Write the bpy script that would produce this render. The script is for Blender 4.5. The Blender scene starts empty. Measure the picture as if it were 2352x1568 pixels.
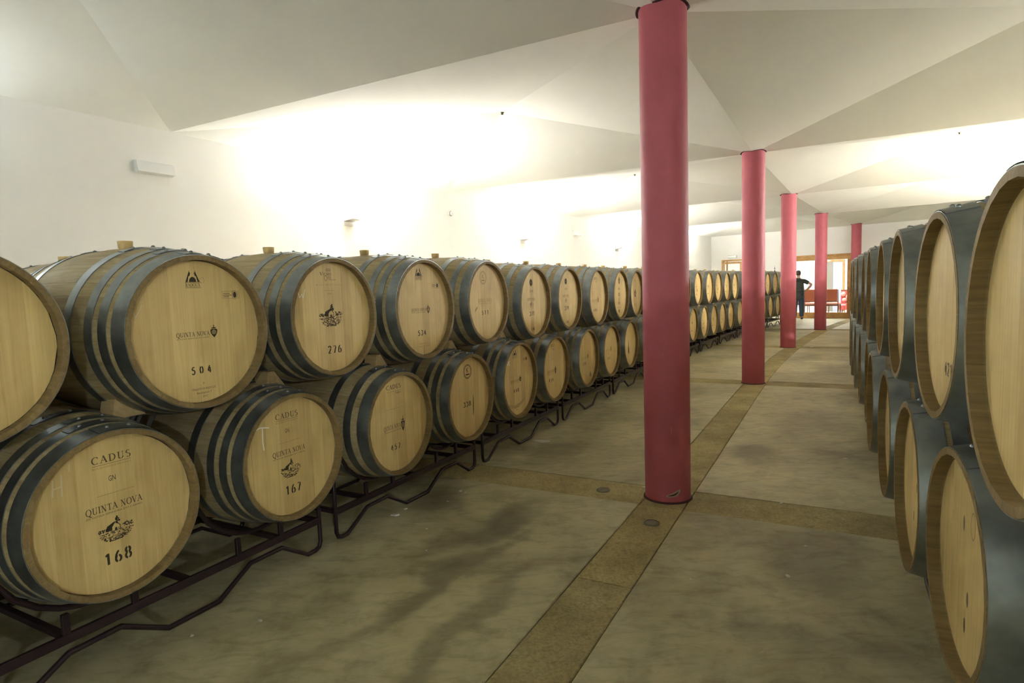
import bpy, math, random
from mathutils import Matrix, Vector
sin, cos, pi = math.sin, math.cos, math.pi
C = bpy.context.scene.collection
SC = bpy.context.scene

# ------------------------------------------------------------------ camera, world, exposure
CAM_H, PITCH, ROLL, FPX = 1.38, 0.0887126, -0.0340844, 1388.98
cam_d = bpy.data.cameras.new('camera'); cam = bpy.data.objects.new('camera', cam_d); C.objects.link(cam)
cam_d.sensor_width = 36.0; cam_d.lens = FPX / 2352 * 36.0; cam_d.clip_start = 0.05; cam_d.clip_end = 100
fw = Vector((0, cos(PITCH), -sin(PITCH))); up = Vector((0, sin(PITCH), cos(PITCH))); ri = Vector((1, 0, 0))
r2 = cos(ROLL) * ri + sin(ROLL) * up; u2 = -sin(ROLL) * ri + cos(ROLL) * up
M = Matrix.Identity(4)
for i in range(3):
    M[i][0] = r2[i]; M[i][1] = u2[i]; M[i][2] = -fw[i]
M[2][3] = CAM_H
cam.matrix_world = M
SC.camera = cam
world = bpy.data.worlds.new('world'); SC.world = world; world.use_nodes = True
world.node_tree.nodes['Background'].inputs[0].default_value = (0.02, 0.02, 0.02, 1)
world.node_tree.nodes['Background'].inputs[1].default_value = 1.0
SC.view_settings.view_transform = 'Standard'
SC.view_settings.look = 'None'
SC.view_settings.gamma = 1.0
SC.view_settings.use_curve_mapping = False
SC.view_settings.exposure = 3.18
SC.cycles.max_bounces = 6
SC.cycles.diffuse_bounces = 5
SC.cycles.glossy_bounces = 2
SC.cycles.adaptive_threshold = 0.1
SC.cycles.use_light_tree = False
LAMP_UP, LAMP_DOWN, LAMP_COL = 42.0, 13.0, (1.0, 0.975, 0.93)
LAMP_COOL = (0.88, 0.95, 1.0)
TASTING_W = 20.0

# ------------------------------------------------------------------ the gently curving plan: s along the aisle, o across it
X0, Y0, A0, S1, KC = -1.435732, 2.143804, 0.4923206, 6.599402, 0.01339038
ZL, ZU, HC, PEAK = 0.6108, 1.2549, 3.0135, 3.37
OL, OM, OR = -3.5, 1.31, 6.12                      # left wall, column line, right wall
COLS = [(2.62, 1.334), (7.41, 1.313), (12.19, 1.2415), (16.89, 1.2374), (21.54, 1.386)]
SEND = 21.95
def head(s): return A0 + KC * max(s - S1, 0.0)
def ctr(s):
    if s <= S1: return X0 + s * sin(A0), Y0 + s * cos(A0)
    a = head(s)
    return (X0 + S1 * sin(A0) + (cos(A0) - cos(a)) / KC, Y0 + S1 * cos(A0) + (sin(a) - sin(A0)) / KC)
def P(s, o, z=0.0):
    x, y = ctr(s); a = head(s)
    return (x + o * cos(a), y - o * sin(a), z)

# ------------------------------------------------------------------ helpers
def link(name, me, parent=None, mat=None, smooth=False):
    o = bpy.data.objects.new(name, me); C.objects.link(o)
    if parent: o.parent = parent
    if mat and me and not me.materials: me.materials.append(mat)
    return o
def mesh(name, v, f, mat=None, smooth=False, tone=None):
    me = bpy.data.meshes.new(name); me.from_pydata([tuple(p) for p in v], [], f); me.update()
    if mat: me.materials.append(mat)
    if smooth:
        me.polygons.foreach_set('use_smooth', [True] * len(me.polygons))
    if tone is not None:
        at = me.attributes.new('tone', 'FLOAT', 'FACE'); at.data.foreach_set('value', tone)
    return me
class MB:
    """collects shapes for one mesh"""
    def __init__(s): s.v = []; s.f = []; s.sm = []
    def add(s, v, f, smooth=False):
        n = len(s.v); s.v += [tuple(p) for p in v]; s.f += [tuple(i + n for i in q) for q in f]; s.sm += [smooth] * len(f); return s
    def box(s, x0, x1, y0, y1, z0, z1, b=0.0):
        if b <= 0:
            v = [(x, y, z) for x in (x0, x1) for y in (y0, y1) for z in (z0, z1)]
            return s.add(v, [(0, 1, 3, 2), (4, 6, 7, 5), (0, 4, 5, 1), (2, 3, 7, 6), (0, 2, 6, 4), (1, 5, 7, 3)])
        b = min(b, (x1 - x0) * .45, (y1 - y0) * .45, (z1 - z0) * .45)
        # chamfered box
        V = []; idx = {}
        X, Y, Z = (x0, x1), (y0, y1), (z0, z1)
        for i in (0, 1):
            for j in (0, 1):
                for k in (0, 1):
                    si, sj, sk = (1, -1)[i], (1, -1)[j], (1, -1)[k]
                    idx[i, j, k, 'x'] = len(V); V.append((X[i], Y[j] + sj * b, Z[k] + sk * b))
                    idx[i, j, k, 'y'] = len(V); V.append((X[i] + si * b, Y[j], Z[k] + sk * b))
                    idx[i, j, k, 'z'] = len(V); V.append((X[i] + si * b, Y[j] + sj * b, Z[k]))
        F = []
        def q(*a): F.append(a)
        I = idx
        q(I[0,0,0,'x'],I[0,0,1,'x'],I[0,1,1,'x'],I[0,1,0,'x']); q(I[1,0,0,'x'],I[1,1,0,'x'],I[1,1,1,'x'],I[1,0,1,'x'])
        q(I[0,0,0,'y'],I[1,0,0,'y'],I[1,0,1,'y'],I[0,0,1,'y']); q(I[0,1,0,'y'],I[0,1,1,'y'],I[1,1,1,'y'],I[1,1,0,'y'])
        q(I[0,0,0,'z'],I[0,1,0,'z'],I[1,1,0,'z'],I[1,0,0,'z']); q(I[0,0,1,'z'],I[1,0,1,'z'],I[1,1,1,'z'],I[0,1,1,'z'])
        for j in (0, 1):
            for k in (0, 1):
                q(I[0,j,k,'y'],I[1,j,k,'y'],I[1,j,k,'z'],I[0,j,k,'z'])
        for i in (0, 1):
            for k in (0, 1):
                q(I[i,0,k,'x'],I[i,1,k,'x'],I[i,1,k,'z'],I[i,0,k,'z'])
        for i in (0, 1):
            for j in (0, 1):
                q(I[i,j,0,'x'],I[i,j,1,'x'],I[i,j,1,'y'],I[i,j,0,'y'])
        for i in (0, 1):
            for j in (0, 1):
                for k in (0, 1): q(I[i,j,k,'x'], I[i,j,k,'y'], I[i,j,k,'z'])
        return s.add(V, F)
    def tube(s, pts, r, n=8, closed=False):
        pts = [Vector(p) for p in pts]; V = []; F = []; m = len(pts)
        prev = None
        for i, p in enumerate(pts):
            if closed: d = (pts[(i + 1) % m] - p).normalized() + (p - pts[i - 1]).normalized()
            elif i == 0: d = pts[1] - p
            elif i == m - 1: d = p - pts[i - 1]
            else: d = (pts[i + 1] - p).normalized() + (p - pts[i - 1]).normalized()
            d.normalize()
            if prev is None:
                a = d.orthogonal().normalized()
            else:
                a = (prev - d * prev.dot(d)).normalized()
            prev = a; b = d.cross(a)
            rr = r[i] if isinstance(r, (list, tuple)) else r
            for k in range(n):
                t = 2 * pi * k / n; V.append(p + rr * (cos(t) * a + sin(t) * b))
        L = m if closed else m - 1
        for i in range(L):
            j = (i + 1) % m
            for k in range(n):
                k2 = (k + 1) % n; F.append((i * n + k, i * n + k2, j * n + k2, j * n + k))
        if not closed:
            F.append(tuple(range(n))[::-1]); F.append(tuple((m - 1) * n + k for k in range(n)))
        return s.add(V, F, True)
    def lathe(s, prof, n=32, axis='z', c=(0, 0, 0), caps=True, smooth=True):
        V = []; F = []; m = len(prof)
        for (r, h) in prof:
            for k in range(n):
                t = 2 * pi * k / n
                p = (r * cos(t), r * sin(t), h) if axis == 'z' else (h, r * sin(t), r * cos(t))
                V.append((p[0] + c[0], p[1] + c[1], p[2] + c[2]))
        for i in range(m - 1):
            for k in range(n):
                k2 = (k + 1) % n; F.append((i * n + k, i * n + k2, (i + 1) * n + k2, (i + 1) * n + k))
        s.add(V, F, smooth)
        if caps:
            s.add(V[:n], [tuple(range(n))[::-1]]); s.add(V[(m - 1) * n:], [tuple(range(n))])
        return s
    def me(s, name, mat=None):
        me = bpy.data.meshes.new(name); me.from_pydata(s.v, [], s.f); me.update()
        me.polygons.foreach_set('use_smooth', s.sm)
        if mat: me.materials.append(mat)
        return me
    def build(s, name, mat, parent=None):
        return link(name, s.me(name, mat), parent)
def empty(name, loc, rz=0.0, label=None, cat=None, group=None, kind=None):
    o = bpy.data.objects.new(name, None); C.objects.link(o)
    o.location = loc; o.rotation_euler = (0, 0, rz); o.empty_display_size = .1
    tag(o, label, cat, group, kind); return o
def tag(o, label=None, cat=None, group=None, kind=None):
    if label: o['label'] = label
    if cat: o['category'] = cat
    if group: o['group'] = group
    if kind: o['kind'] = kind
    return o
ORD = 'zeroth first second third fourth fifth sixth seventh eighth ninth tenth eleventh twelfth thirteenth fourteenth fifteenth sixteenth seventeenth eighteenth nineteenth twentieth'.split()

# ------------------------------------------------------------------ materials
class NT:
    def __init__(s, name, rough=.6, metal=0.0, spec=.5):
        s.m = bpy.data.materials.new(name); s.m.use_nodes = True; s.t = s.m.node_tree
        s.b = s.t.nodes['Principled BSDF']; s.b.inputs['Roughness'].default_value = rough
        s.b.inputs['Metallic'].default_value = metal; s.b.inputs['Specular IOR Level'].default_value = spec
    def n(s, ty, **kw):
        nd = s.t.nodes.new(ty)
        for k, v in kw.items():
            if k in nd.inputs.keys() if isinstance(k, str) else False: nd.inputs[k].default_value = v
            else: setattr(nd, k, v)
        return nd
    def l(s, a, b): s.t.links.new(a, b); return b
    def coord(s, kind='Object', scale=(1, 1, 1), rnd=0.0, loc=(0, 0, 0)):
        tc = s.n('ShaderNodeTexCoord'); mp = s.n('ShaderNodeMapping'); mp.inputs['Scale'].default_value = scale
        mp.inputs['Location'].default_value = loc
        src = tc.outputs[kind]
        if rnd:
            oi = s.n('ShaderNodeObjectInfo'); mu = s.n('ShaderNodeMath', operation='MULTIPLY'); mu.inputs[1].default_value = rnd
            s.l(oi.outputs['Random'], mu.inputs[0])
            ad = s.n('ShaderNodeVectorMath', operation='ADD'); s.l(src, ad.inputs[0]); s.l(mu.outputs[0], ad.inputs[1]); src = ad.outputs[0]
        s.l(src, mp.inputs['Vector']); return mp.outputs[0]
    def noise(s, vec, scale, detail=4, rough=.55, dist=0.0):
        nd = s.n('ShaderNodeTexNoise'); nd.inputs['Scale'].default_value = scale; nd.inputs['Detail'].default_value = detail
        nd.inputs['Roughness'].default_value = rough; nd.inputs['Distortion'].default_value = dist
        s.l(vec, nd.inputs['Vector']); return nd.outputs['Fac']
    def ramp(s, fac, stops):
        r = s.n('ShaderNodeValToRGB'); e = r.color_ramp.elements
        while len(e) > 1: e.remove(e[0])
        e[0].position = stops[0][0]; e[0].color = (*stops[0][1], 1)
        for p, c in stops[1:]:
            x = e.new(p); x.color = (*c, 1)
        s.l(fac, r.inputs[0]); return r.outputs[0]
    def mix(s, fac, a, b, mode='MIX'):
        m = s.n('ShaderNodeMix', data_type='RGBA', blend_type=mode)
        for v, i in ((fac, 0), (a, 6), (b, 7)):
            if hasattr(v, 'default_value') or hasattr(v, 'links'): s.l(v, m.inputs[i])
            else: m.inputs[i].default_value = v if i == 0 else (*v, 1)
        return m.outputs[2]
    def math(s, op, a, b=0.0, c=None):
        m = s.n('ShaderNodeMath', operation=op)
        for i, v in enumerate((a, b, c)):
            if v is None: continue
            if hasattr(v, 'links'): s.l(v, m.inputs[i])
            else: m.inputs[i].default_value = v
        return m.outputs[0]
    def out(s, col, bump=None, bstr=.1, bdist=.01):
        if hasattr(col, 'links'): s.l(col, s.b.inputs['Base Color'])
        else: s.b.inputs['Base Color'].default_value = (*col, 1)
        if bump is not None:
            bn = s.n('ShaderNodeBump'); bn.inputs['Strength'].default_value = bstr; bn.inputs['Distance'].default_value = bdist
            s.l(bump, bn.inputs['Height']); s.l(bn.outputs[0], s.b.inputs['Normal'])
        return s.m
MAT = {}
def plain(name, col, rough=.6, metal=0.0, spec=.5):
    MAT[name] = NT(name, rough, metal, spec).out(col); return MAT[name]
def sum_tone(t):
    at = t.n('ShaderNodeAttribute', attribute_name='tone'); oi = t.n('ShaderNodeObjectInfo')
    return t.math('FRACT', t.math('ADD', at.outputs['Fac'], oi.outputs['Random']))
def wood(name, dark, mid, light, grain=(1.2, 30, 30), rough=.6, tonew=.35, chime=None):
    t = NT(name, rough, 0, .3)
    v = t.coord('Object', grain, rnd=7.0); v2 = t.coord('Object', (1, 1, 1), rnd=5.0)
    g = t.noise(v, 3.0, 4, .6, .4); b = t.noise(v2, 5.0, 2, .5)
    c = t.ramp(g, [(.25, dark), (.5, mid), (.8, light)])
    tone = sum_tone(t)
    tc = t.ramp(tone, [(0, tuple(x * (1 - tonew) for x in (1, .97, .92))), (.5, (1, 1, 1)), (1, tuple(x * (1 + tonew * .35) for x in (1, 1.0, .98)))])
    c = t.mix(1.0, c, tc, 'MULTIPLY')
    st = t.ramp(b, [(.32, (.72, .68, .60)), (.5, (1, 1, 1))])
    c = t.mix(.5, c, st, 'MULTIPLY')
    if chime:      # the stave ends are oiled dark
        tc2 = t.n('ShaderNodeTexCoord'); sx = t.n('ShaderNodeSeparateXYZ'); t.l(tc2.outputs['Object'], sx.inputs[0])
        mr = t.n('ShaderNodeMapRange', interpolation_type='SMOOTHSTEP'); mr.inputs['From Min'].default_value = .440; mr.inputs['From Max'].default_value = .452
        t.l(t.math('ABSOLUTE', sx.outputs[0]), mr.inputs['Value'])
        cc = t.mix(1.0, t.ramp(g, [(.25, tuple(x * .75 for x in chime)), (.75, tuple(x * 1.3 for x in chime))]), tc, 'MULTIPLY')
        c = t.mix(mr.outputs[0], c, cc)
    MAT[name] = t.out(c); return MAT[name]
# oak heads: the grain stands upright on the head, boards differ a little
wood('oak_head', (.53, .385, .155), (.62, .46, .198), (.69, .525, .24), grain=(30, 30, 1.0), rough=.5, tonew=.13)
wood('oak_stave', (.27, .205, .10), (.38, .30, .155), (.47, .385, .215), grain=(1.2, 26, 26), rough=.62, tonew=.13, chime=(.20, .140, .058))
wood('oak_wedge', (.36, .25, .11), (.48, .35, .17), (.56, .43, .22), grain=(2, 20, 20), rough=.7, tonew=.2)
wood('door_oak', (.40, .22, .07), (.52, .30, .11), (.60, .37, .15), grain=(3, 3, 3), rough=.45, tonew=.1)
wood('chair_wood', (.12, .05, .02), (.18, .08, .035), (.22, .10, .045), grain=(8, 8, 2), rough=.4, tonew=.1)
plain('dark_joint', (.045, .03, .015), .9)
def steel():
    t = NT('galvanised_hoop', .42, .9, .5)
    v = t.coord('Object', (1, 1, 1), rnd=9.0); n1 = t.noise(v, 9, 3, .6)
    c = t.ramp(n1, [(.3, (.21, .232, .24)), (.6, (.32, .35, .355)), (.8, (.42, .45, .45))])
    r = t.math('MULTIPLY_ADD', n1, .28, .24); t.l(r, t.b.inputs['Roughness'])
    MAT['hoop'] = t.out(c)
steel()
plain('rivet', (.36, .37, .36), .35, .8)
def bungm():
    t = NT('bung_silicone', .55); v = t.coord('Object', (1, 1, 1), rnd=3)
    MAT['bung'] = t.out(t.ramp(t.noise(v, 30, 3), [(.3, (.52, .36, .13)), (.7, (.66, .50, .24))]))
bungm()
def paint_white():
    for nm, base in (('wall_paint', (.86, .86, .84)), ('ceiling_paint', (.82, .825, .78))):
        t = NT(nm, .85, 0, .2); v = t.coord('Object', (1, 1, 1))
        n1 = t.noise(v, .6, 2)
        c = t.ramp(n1, [(.35, tuple(x * .965 for x in base)), (.65, base)])
        MAT[nm] = t.out(c)
paint_white()
def column_paint():
    t = NT('column_paint', .55, 0, .35); v = t.coord('Object', (1, 1, 1))
    n1 = t.noise(v, 5, 3); n3 = t.noise(t.coord('Object', (9, 9, 2.5), rnd=4), 4.0, 2, .4)
    c = t.ramp(n1, [(.3, (.42, .095, .120)), (.7, (.47, .108, .138))])
    sp = t.ramp(n3, [(.80, (0, 0, 0)), (.83, (1, 1, 1))])
    c = t.mix(t.math('MULTIPLY', sp, .35), c, (.62, .38, .38))
    MAT['column'] = t.out(c)
column_paint()
plain('shade_and_maroon', (.06, .012, .016), .7)
plain('chip_plaster', (.42, .36, .27), .9)
plain('rack_steel', (.024, .012, .016), .4, .2, .5)
plain('ink', (.035, .024, .010), .8)
plain('ink_soft', (.095, .062, .024), .8)
plain('ink_faint', (.30, .21, .085), .8)
plain('pale_stain', (.42, .30, .12), .7)
plain('chalk', (.85, .82, .74), .9)
plain('chalk_faint', (.62, .52, .32), .9)
plain('wet_stain', (.10, .07, .035), .55)
plain('lamp_metal', (.70, .70, .69), .4, .3)
plain('white_plastic', (.74, .76, .76), .45)
plain('lens_plastic', (.80, .82, .82), .25)
plain('seam', (.20, .19, .16), .9)
plain('plug_metal', (.17, .155, .095), .5, .3)
plain('plug_reflection', (.9, .9, .86), .3, .3)  # door reflection painted into the plug cover as an off-white colour
plain('debris', (.62, .60, .52), .8)
plain('skin', (.42, .25, .17), .5)
plain('hair', (.05, .035, .025), .7)
plain('jeans', (.035, .05, .09), .8)
plain('shoe', (.03, .025, .02), .6)
plain('leather_back', (.34, .085, .035), .5)
plain('seat_pad', (.60, .27, .22), .6)
plain('red_fabric', (.52, .075, .07), .8)
plain('pink_fabric', (.72, .30, .27), .8)
plain('white_top', (.80, .78, .74), .4)
plain('grey_leaf', (.26, .25, .21), .5)
plain('blue_white', (.42, .46, .56), .6)
plain('airlock_dark', (.02, .02, .018), .3)
def shirtm():
    t = NT('shirt', .85, 0, .2); v = t.coord('Object', (1, 1, 1))
    w = t.n('ShaderNodeTexWave'); w.inputs['Scale'].default_value = 14; w.inputs['Distortion'].default_value = .6; t.l(v, w.inputs['Vector'])
    MAT['shirt'] = t.out(t.ramp(w.outputs['Fac'], [(.3, (.030, .038, .034)), (.7, (.058, .068, .062))]))
shirtm()
def glass():
    m = bpy.data.materials.new('clear_glass'); m.use_nodes = True; t = m.node_tree; t.nodes.clear()
    o = t.nodes.new('ShaderNodeOutputMaterial'); tr = t.nodes.new('ShaderNodeBsdfTransparent'); gl = t.nodes.new('ShaderNodeBsdfGlossy')
    mx = t.nodes.new('ShaderNodeMixShader'); fr = t.nodes.new('ShaderNodeFresnel'); fr.inputs[0].default_value = 1.3
    gl.inputs['Roughness'].default_value = .02; tr.inputs[0].default_value = (.96, .98, .97, 1)
    t.links.new(fr.outputs[0], mx.inputs[0]); t.links.new(tr.outputs[0], mx.inputs[1]); t.links.new(gl.outputs[0], mx.inputs[2]); t.links.new(mx.outputs[0], o.inputs[0])
    MAT['glass'] = m
glass()
def concrete():
    # slab concrete: trowelled, stained by traffic and old spills
    t = NT('concrete_slab', .55, 0, .35); v = t.coord('Object', (1, 1, 1))
    n1 = t.noise(v, .8, 6, .6, .5); n2 = t.noise(v, 5.0, 6, .65, .3); n3 = t.noise(v, 90, 3, .6)
    c = t.ramp(n1, [(.30, (.29, .258, .15)), (.5, (.475, .43, .258)), (.70, (.61, .56, .345))])
    c = t.mix(.8, c, t.ramp(n2, [(.28, (.60, .58, .53)), (.5, (1, 1, 1)), (.75, (1.15, 1.15, 1.12))]), 'MULTIPLY')
    n4 = t.noise(t.coord('Object', (1.0, 2.6, 1)), 6.0, 8, .7, .8)
    c = t.mix(.75, c, t.ramp(n4, [(.34, (.70, .68, .63)), (.52, (1, 1, 1)), (.72, (1.10, 1.10, 1.08))]), 'MULTIPLY')
    # old dark spill patches, each a warped ellipse on the floor
    wn = t.n('ShaderNodeTexNoise'); wn.inputs['Scale'].default_value = 1.7; wn.inputs['Detail'].default_value = 4; t.l(v, wn.inputs['Vector'])
    wv = t.n('ShaderNodeVectorMath', operation='MULTIPLY_ADD'); t.l(wn.outputs['Color'], wv.inputs[0]); wv.inputs[1].default_value = (.55, .55, 0); 
    t.l(v, wv.inputs[2])
    acc = None
    for (s_, o_, ls, lo, ang, k) in ((1.75, .52, .55, .17, .25, .62), (1.05, .62, .75, .09, .12, .5), (.75, .95, .9, .08, .05, .4), (2.05, 2.2, .45, .30, 0, .45), (3.9, 1.72, .30, .25, 0, .5), (1.95, -.05, .35, .25, .2, .55), (3.3, .25, .5, .3, .1, .35), (5.2, 2.1, .6, .4, 0, .35), (8.9, 2.2, .7, .3, 0, .4)):
        x, y, _ = P(s_, o_); a = head(s_) + ang
        mp = t.n('ShaderNodeMapping', vector_type='TEXTURE'); mp.inputs['Location'].default_value = (x + .275, y + .275, 0)
        mp.inputs['Rotation'].default_value = (0, 0, -a); mp.inputs['Scale'].default_value = (lo, ls, 1); t.l(wv.outputs[0], mp.inputs['Vector'])
        ln = t.n('ShaderNodeVectorMath', operation='LENGTH'); 
        z0 = t.n('ShaderNodeVectorMath', operation='MULTIPLY'); t.l(mp.outputs[0], z0.inputs[0]); z0.inputs[1].default_value = (1, 1, 0)
        t.l(z0.outputs[0], ln.inputs[0])
        mr = t.n('ShaderNodeMapRange', interpolation_type='SMOOTHSTEP'); mr.inputs['From Min'].default_value = 1.25; mr.inputs['From Max'].default_value = .35
        mr.inputs['To Max'].default_value = k; t.l(ln.outputs['Value'], mr.inputs['Value'])
        acc = mr.outputs[0] if acc is None else t.math('MAXIMUM', acc, mr.outputs[0])
    c = t.mix(acc, c, (.075, .058, .036))
    t.l(t.math('MULTIPLY_ADD', n2, .3, .38), t.b.inputs['Roughness'])
    MAT['concrete'] = t.out(c, n3, .10, .003)
    # aggregate strips
    t = NT('concrete_strip', .8, 0, .25); v = t.coord('Object', (1, 1, 1)); oi = t.n('ShaderNodeObjectInfo')
    n1 = t.noise(v, 2.2, 5, .6); n2 = t.noise(v, 70, 4, .7); n3 = t.noise(v, 14, 4, .7)
    c = t.ramp(n1, [(.3, (.31, .25, .118)), (.5, (.42, .35, .175)), (.7, (.52, .45, .235))])
    c = t.mix(.8, c, t.ramp(n2, [(.3, (.55, .55, .5)), (.55, (1, 1, 1)), (.8, (1.2, 1.2, 1.15))]), 'MULTIPLY')
    c = t.mix(.6, c, t.ramp(n3, [(.3, (.6, .58, .55)), (.5, (1, 1, 1))]), 'MULTIPLY')
    c = t.mix(1.0, c, t.ramp(oi.outputs['Random'], [(0, (.78, .78, .8)), (1, (1.1, 1.08, 1.0))]), 'MULTIPLY')
    MAT['strip'] = t.out(c, n2, .35, .006)
concrete()

# ------------------------------------------------------------------ the shell
SB = [-6.9, -2.14, 2.62, 7.41, 12.19, 16.89, SEND]         # bay lines
def corner(i, o, z): return P(SB[i], o, z)
ceil = empty('ceiling', (0, 0, 0), kind='structure')
roof = MB()
for i in range(len(SB) - 1):
    for (oa, ob) in ((OL, OM), (OM, OR)):
        q = [corner(i, oa, HC), corner(i, ob, HC), corner(i + 1, ob, HC), corner(i + 1, oa, HC)]
        c = tuple(sum(p[k] for p in q) / 4 for k in range(2)) + (PEAK,)
        for k in range(4):
            a, b = q[k], q[(k + 1) % 4]
            up_ = [(p[0], p[1], p[2] + .12) for p in (a, b, c)]
            mb = MB().add([a, b, c] + up_, [(0, 1, 2), (3, 5, 4), (0, 3, 4, 1), (1, 4, 5, 2), (2, 5, 3, 0)])
            mb.build('ceiling_panel', MAT['ceiling_paint'], ceil)
        if oa == OL and i in (2, 3) or oa == OM and i in (3,):
            mb = MB(); mb.lathe([(.012, -.030), (.016, -.022), (.016, -.012), (.024, -.008), (.024, .005)], 12, c=c)
            h_ = mb.build('ceiling_hook', MAT['plug_metal'])
            tag(h_, 'small grey metal boss at the ceiling peak ' + {(OL, 2): 'left of the nearest red column', (OL, 3): 'in the second left bay', (OM, 3): 'on the right side'}[(oa, i)], 'ceiling hook', 'ceiling bosses')
def ribbon_wall(name, o, idx, thick, mat):
    mb = MB()
    for i in range(len(SB) - 1):
        a, b = P(SB[i], o), P(SB[i + 1], o); a2, b2 = P(SB[i], o + thick), P(SB[i + 1], o + thick)
        v = [a, b, b2, a2]; v = [(p[0], p[1], -.05) for p in v] + [(p[0], p[1], HC + .1) for p in v]
        mb.add(v, [(0, 1, 5, 4), (1, 2, 6, 5), (2, 3, 7, 6), (3, 0, 4, 7), (4, 5, 6, 7), (3, 2, 1, 0)])
    w = mb.build(name, mat); tag(w, kind='structure'); return w
ribbon_wall('wall_left', OL, 0, -.2, MAT['wall_paint'])
ribbon_wall('wall_right', OR, 0, .2, MAT['wall_paint'])
# front wall behind the camera
fwm = MB(); 
def frame_at(s): 
    x, y, _ = P(s, 0); return (x, y, 0), -head(s)        # local x = across (o), local y = along (s)
loc, rz = frame_at(SB[0])
wf = MB().box(OL - .2, OR + .2, -.2, 0, -.05, HC + .1).build('wall_front', MAT['wall_paint']); wf.location = loc; wf.rotation_euler[2] = rz; tag(wf, kind='structure')
# end wall with a glazed partition and a door
EL, ERZ = frame_at(SEND)
D1 = (-.98, 1.19, 2.11)       # partition frame: left, right, top (frame outer edge)
D2 = (-3.10, -2.05, 2.13)
mb = MB()
T = .16
mb.box(OL - .2, D2[0], 0, T, -.05, HC + .1); mb.box(D2[0], D2[1], 0, T, D2[2], HC + .1); mb.box(D2[1], D1[0], 0, T, -.05, HC + .1)
mb.box(D1[0], D1[1], 0, T, D1[2], HC + .1); mb.box(D1[1], OR + .2, 0, T, -.05, HC + .1)
we = mb.build('wall_back', MAT['wall_paint']); we.location = EL; we.rotation_euler[2] = ERZ; tag(we, kind='structure')
# floor: slabs framed by strips of exposed aggregate
flo = empty('floor', (0, 0, 0), kind='structure')
def patch(name, s0, s1, o0, o1, z0, z1, mat, bev=.004, parent=flo):
    n = max(1, int(math.ceil((s1 - s0) / .6)))
    V = []; F = []
    rows = [(o0, z0), (o0, z1 - bev), (o0 + bev, z1), (o1 - bev, z1), (o1, z1 - bev), (o1, z0)]
    for i in range(n + 1):
        s = s0 + (s1 - s0) * i / n
        for (o, z) in rows: V.append(P(s, o, z))
    for i in range(n):
        for k in range(5): F.append((i * 6 + k, (i + 1) * 6 + k, (i + 1) * 6 + k + 1, i * 6 + k + 1))
    F.append((0, 1, 2, 3, 4, 5)); F.append(tuple(n * 6 + k for k in (5, 4, 3, 2, 1, 0)))
    return link(name, mesh(name, V, F, mat), parent)
CH, SO0, SO1 = .18, 1.205, 1.475
G = .004
cs = [-6.9 + .2] + [-2.18] + [2.585, 7.40, 12.19, 16.89]
lines = [(-6.9, -6.9)] + [(c - CH, c + CH) for c in (-2.18, 2.585, 7.40, 12.19, 16.89)] + [(SEND + .1, SEND + .1)]
for k in range(len(lines) - 1):
    s0, s1 = lines[k][1], lines[k + 1][0]
    patch('floor_slab', s0 + G, s1 - G, OL, SO0 - G, -.08, 0.0, MAT['concrete'])
    patch('floor_slab', s0 + G, s1 - G, SO1 + G, OR, -.08, 0.0, MAT['concrete'])
    cuts = [s0] + [s0 + (s1 - s0) * f for f in (.33, .62)] + [s1]
    if k == 1: cuts = [s0, -.4, 1.36, s1]
    for a, b in zip(cuts, cuts[1:]): patch('floor_strip', a + G / 2, b - G / 2, SO0, SO1, -.08, -.003, MAT['strip'])
    if lines[k + 1][0] != lines[k + 1][1]:
        c0, c1 = lines[k + 1]
        for a, b in ((OL, -.9), (-.9, SO0), (SO0, SO1), (SO1, 3.2), (3.2, OR)): patch('floor_strip', c0, c1, a + G / 2, b - G / 2, -.08, -.003, MAT['strip'])
patch('floor_base', -6.9, SEND + .3, OL - .2, OR + .2, -.16, -.06, MAT['dark_joint'])

# ------------------------------------------------------------------ partition, door, tasting room
def at_end(o, ds=0.0, z=0.0):
    a = head(SEND); x, y, _ = P(SEND, 0); return (x + o * cos(a) + ds * sin(a), y - o * sin(a) + ds * cos(a), z)
def endobj(name, kind='structure'):
    e = empty(name, EL, ERZ, kind=kind); return e
w1 = endobj('window_1')
F_ = .10
MB().box(D1[0], D1[1], -.03, T + .01, D1[2] - .16, D1[2], .006).build('frame_head', MAT['door_oak'], w1)
MB().box(D1[0], D1[1], -.02, T + .01, 0, .185, .006).build('bottom_rail', MAT['door_oak'], w1)
MB().box(D1[0], D1[0] + F_, -.03, T + .01, .185, D1[2] - .16, .006).build('jamb', MAT['door_oak'], w1)
MB().box(D1[1] - F_ - .02, D1[1], -.03, T + .01, .185, D1[2] - .16, .006).build('jamb', MAT['door_oak'], w1)
MB().box(D1[0], D1[1], -.045, -.03, D1[2] - .045, D1[2] + .02, .004).build('architrave', MAT['door_oak'], w1)
MB().box(D1[0] + F_, D1[1] - F_ - .02, .07, .078, .185, D1[2] - .16).build('pane', MAT['glass'], w1)
d1 = endobj('door_1')
MB().box(D2[0], D2[1], -.02, T + .01, D2[2] - .055, D2[2], .005).build('frame_head', MAT['door_oak'], d1)
MB().box(D2[0], D2[0] + .055, -.02, T + .01, 0, D2[2] - .055, .005).build('jamb', MAT['door_oak'], d1)
MB().box(D2[1] - .055, D2[1], -.02, T + .01, 0, D2[2] - .055, .005).build('jamb', MAT['door_oak'], d1)
MB().box(D2[0] + .055, D2[1] - .055, .06, .1, 0, .22, .004).build('bottom_rail', MAT['door_oak'], d1)
MB().box(D2[0] + .15, D2[0] + .19, .06, .1, .22, D2[2] - .055, .004).build('mullion', MAT['door_oak'], d1)
MB().box(D2[0] + .055, D2[1] - .055, .077, .083, .22, D2[2] - .055).build('pane', MAT['glass'], d1)
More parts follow.
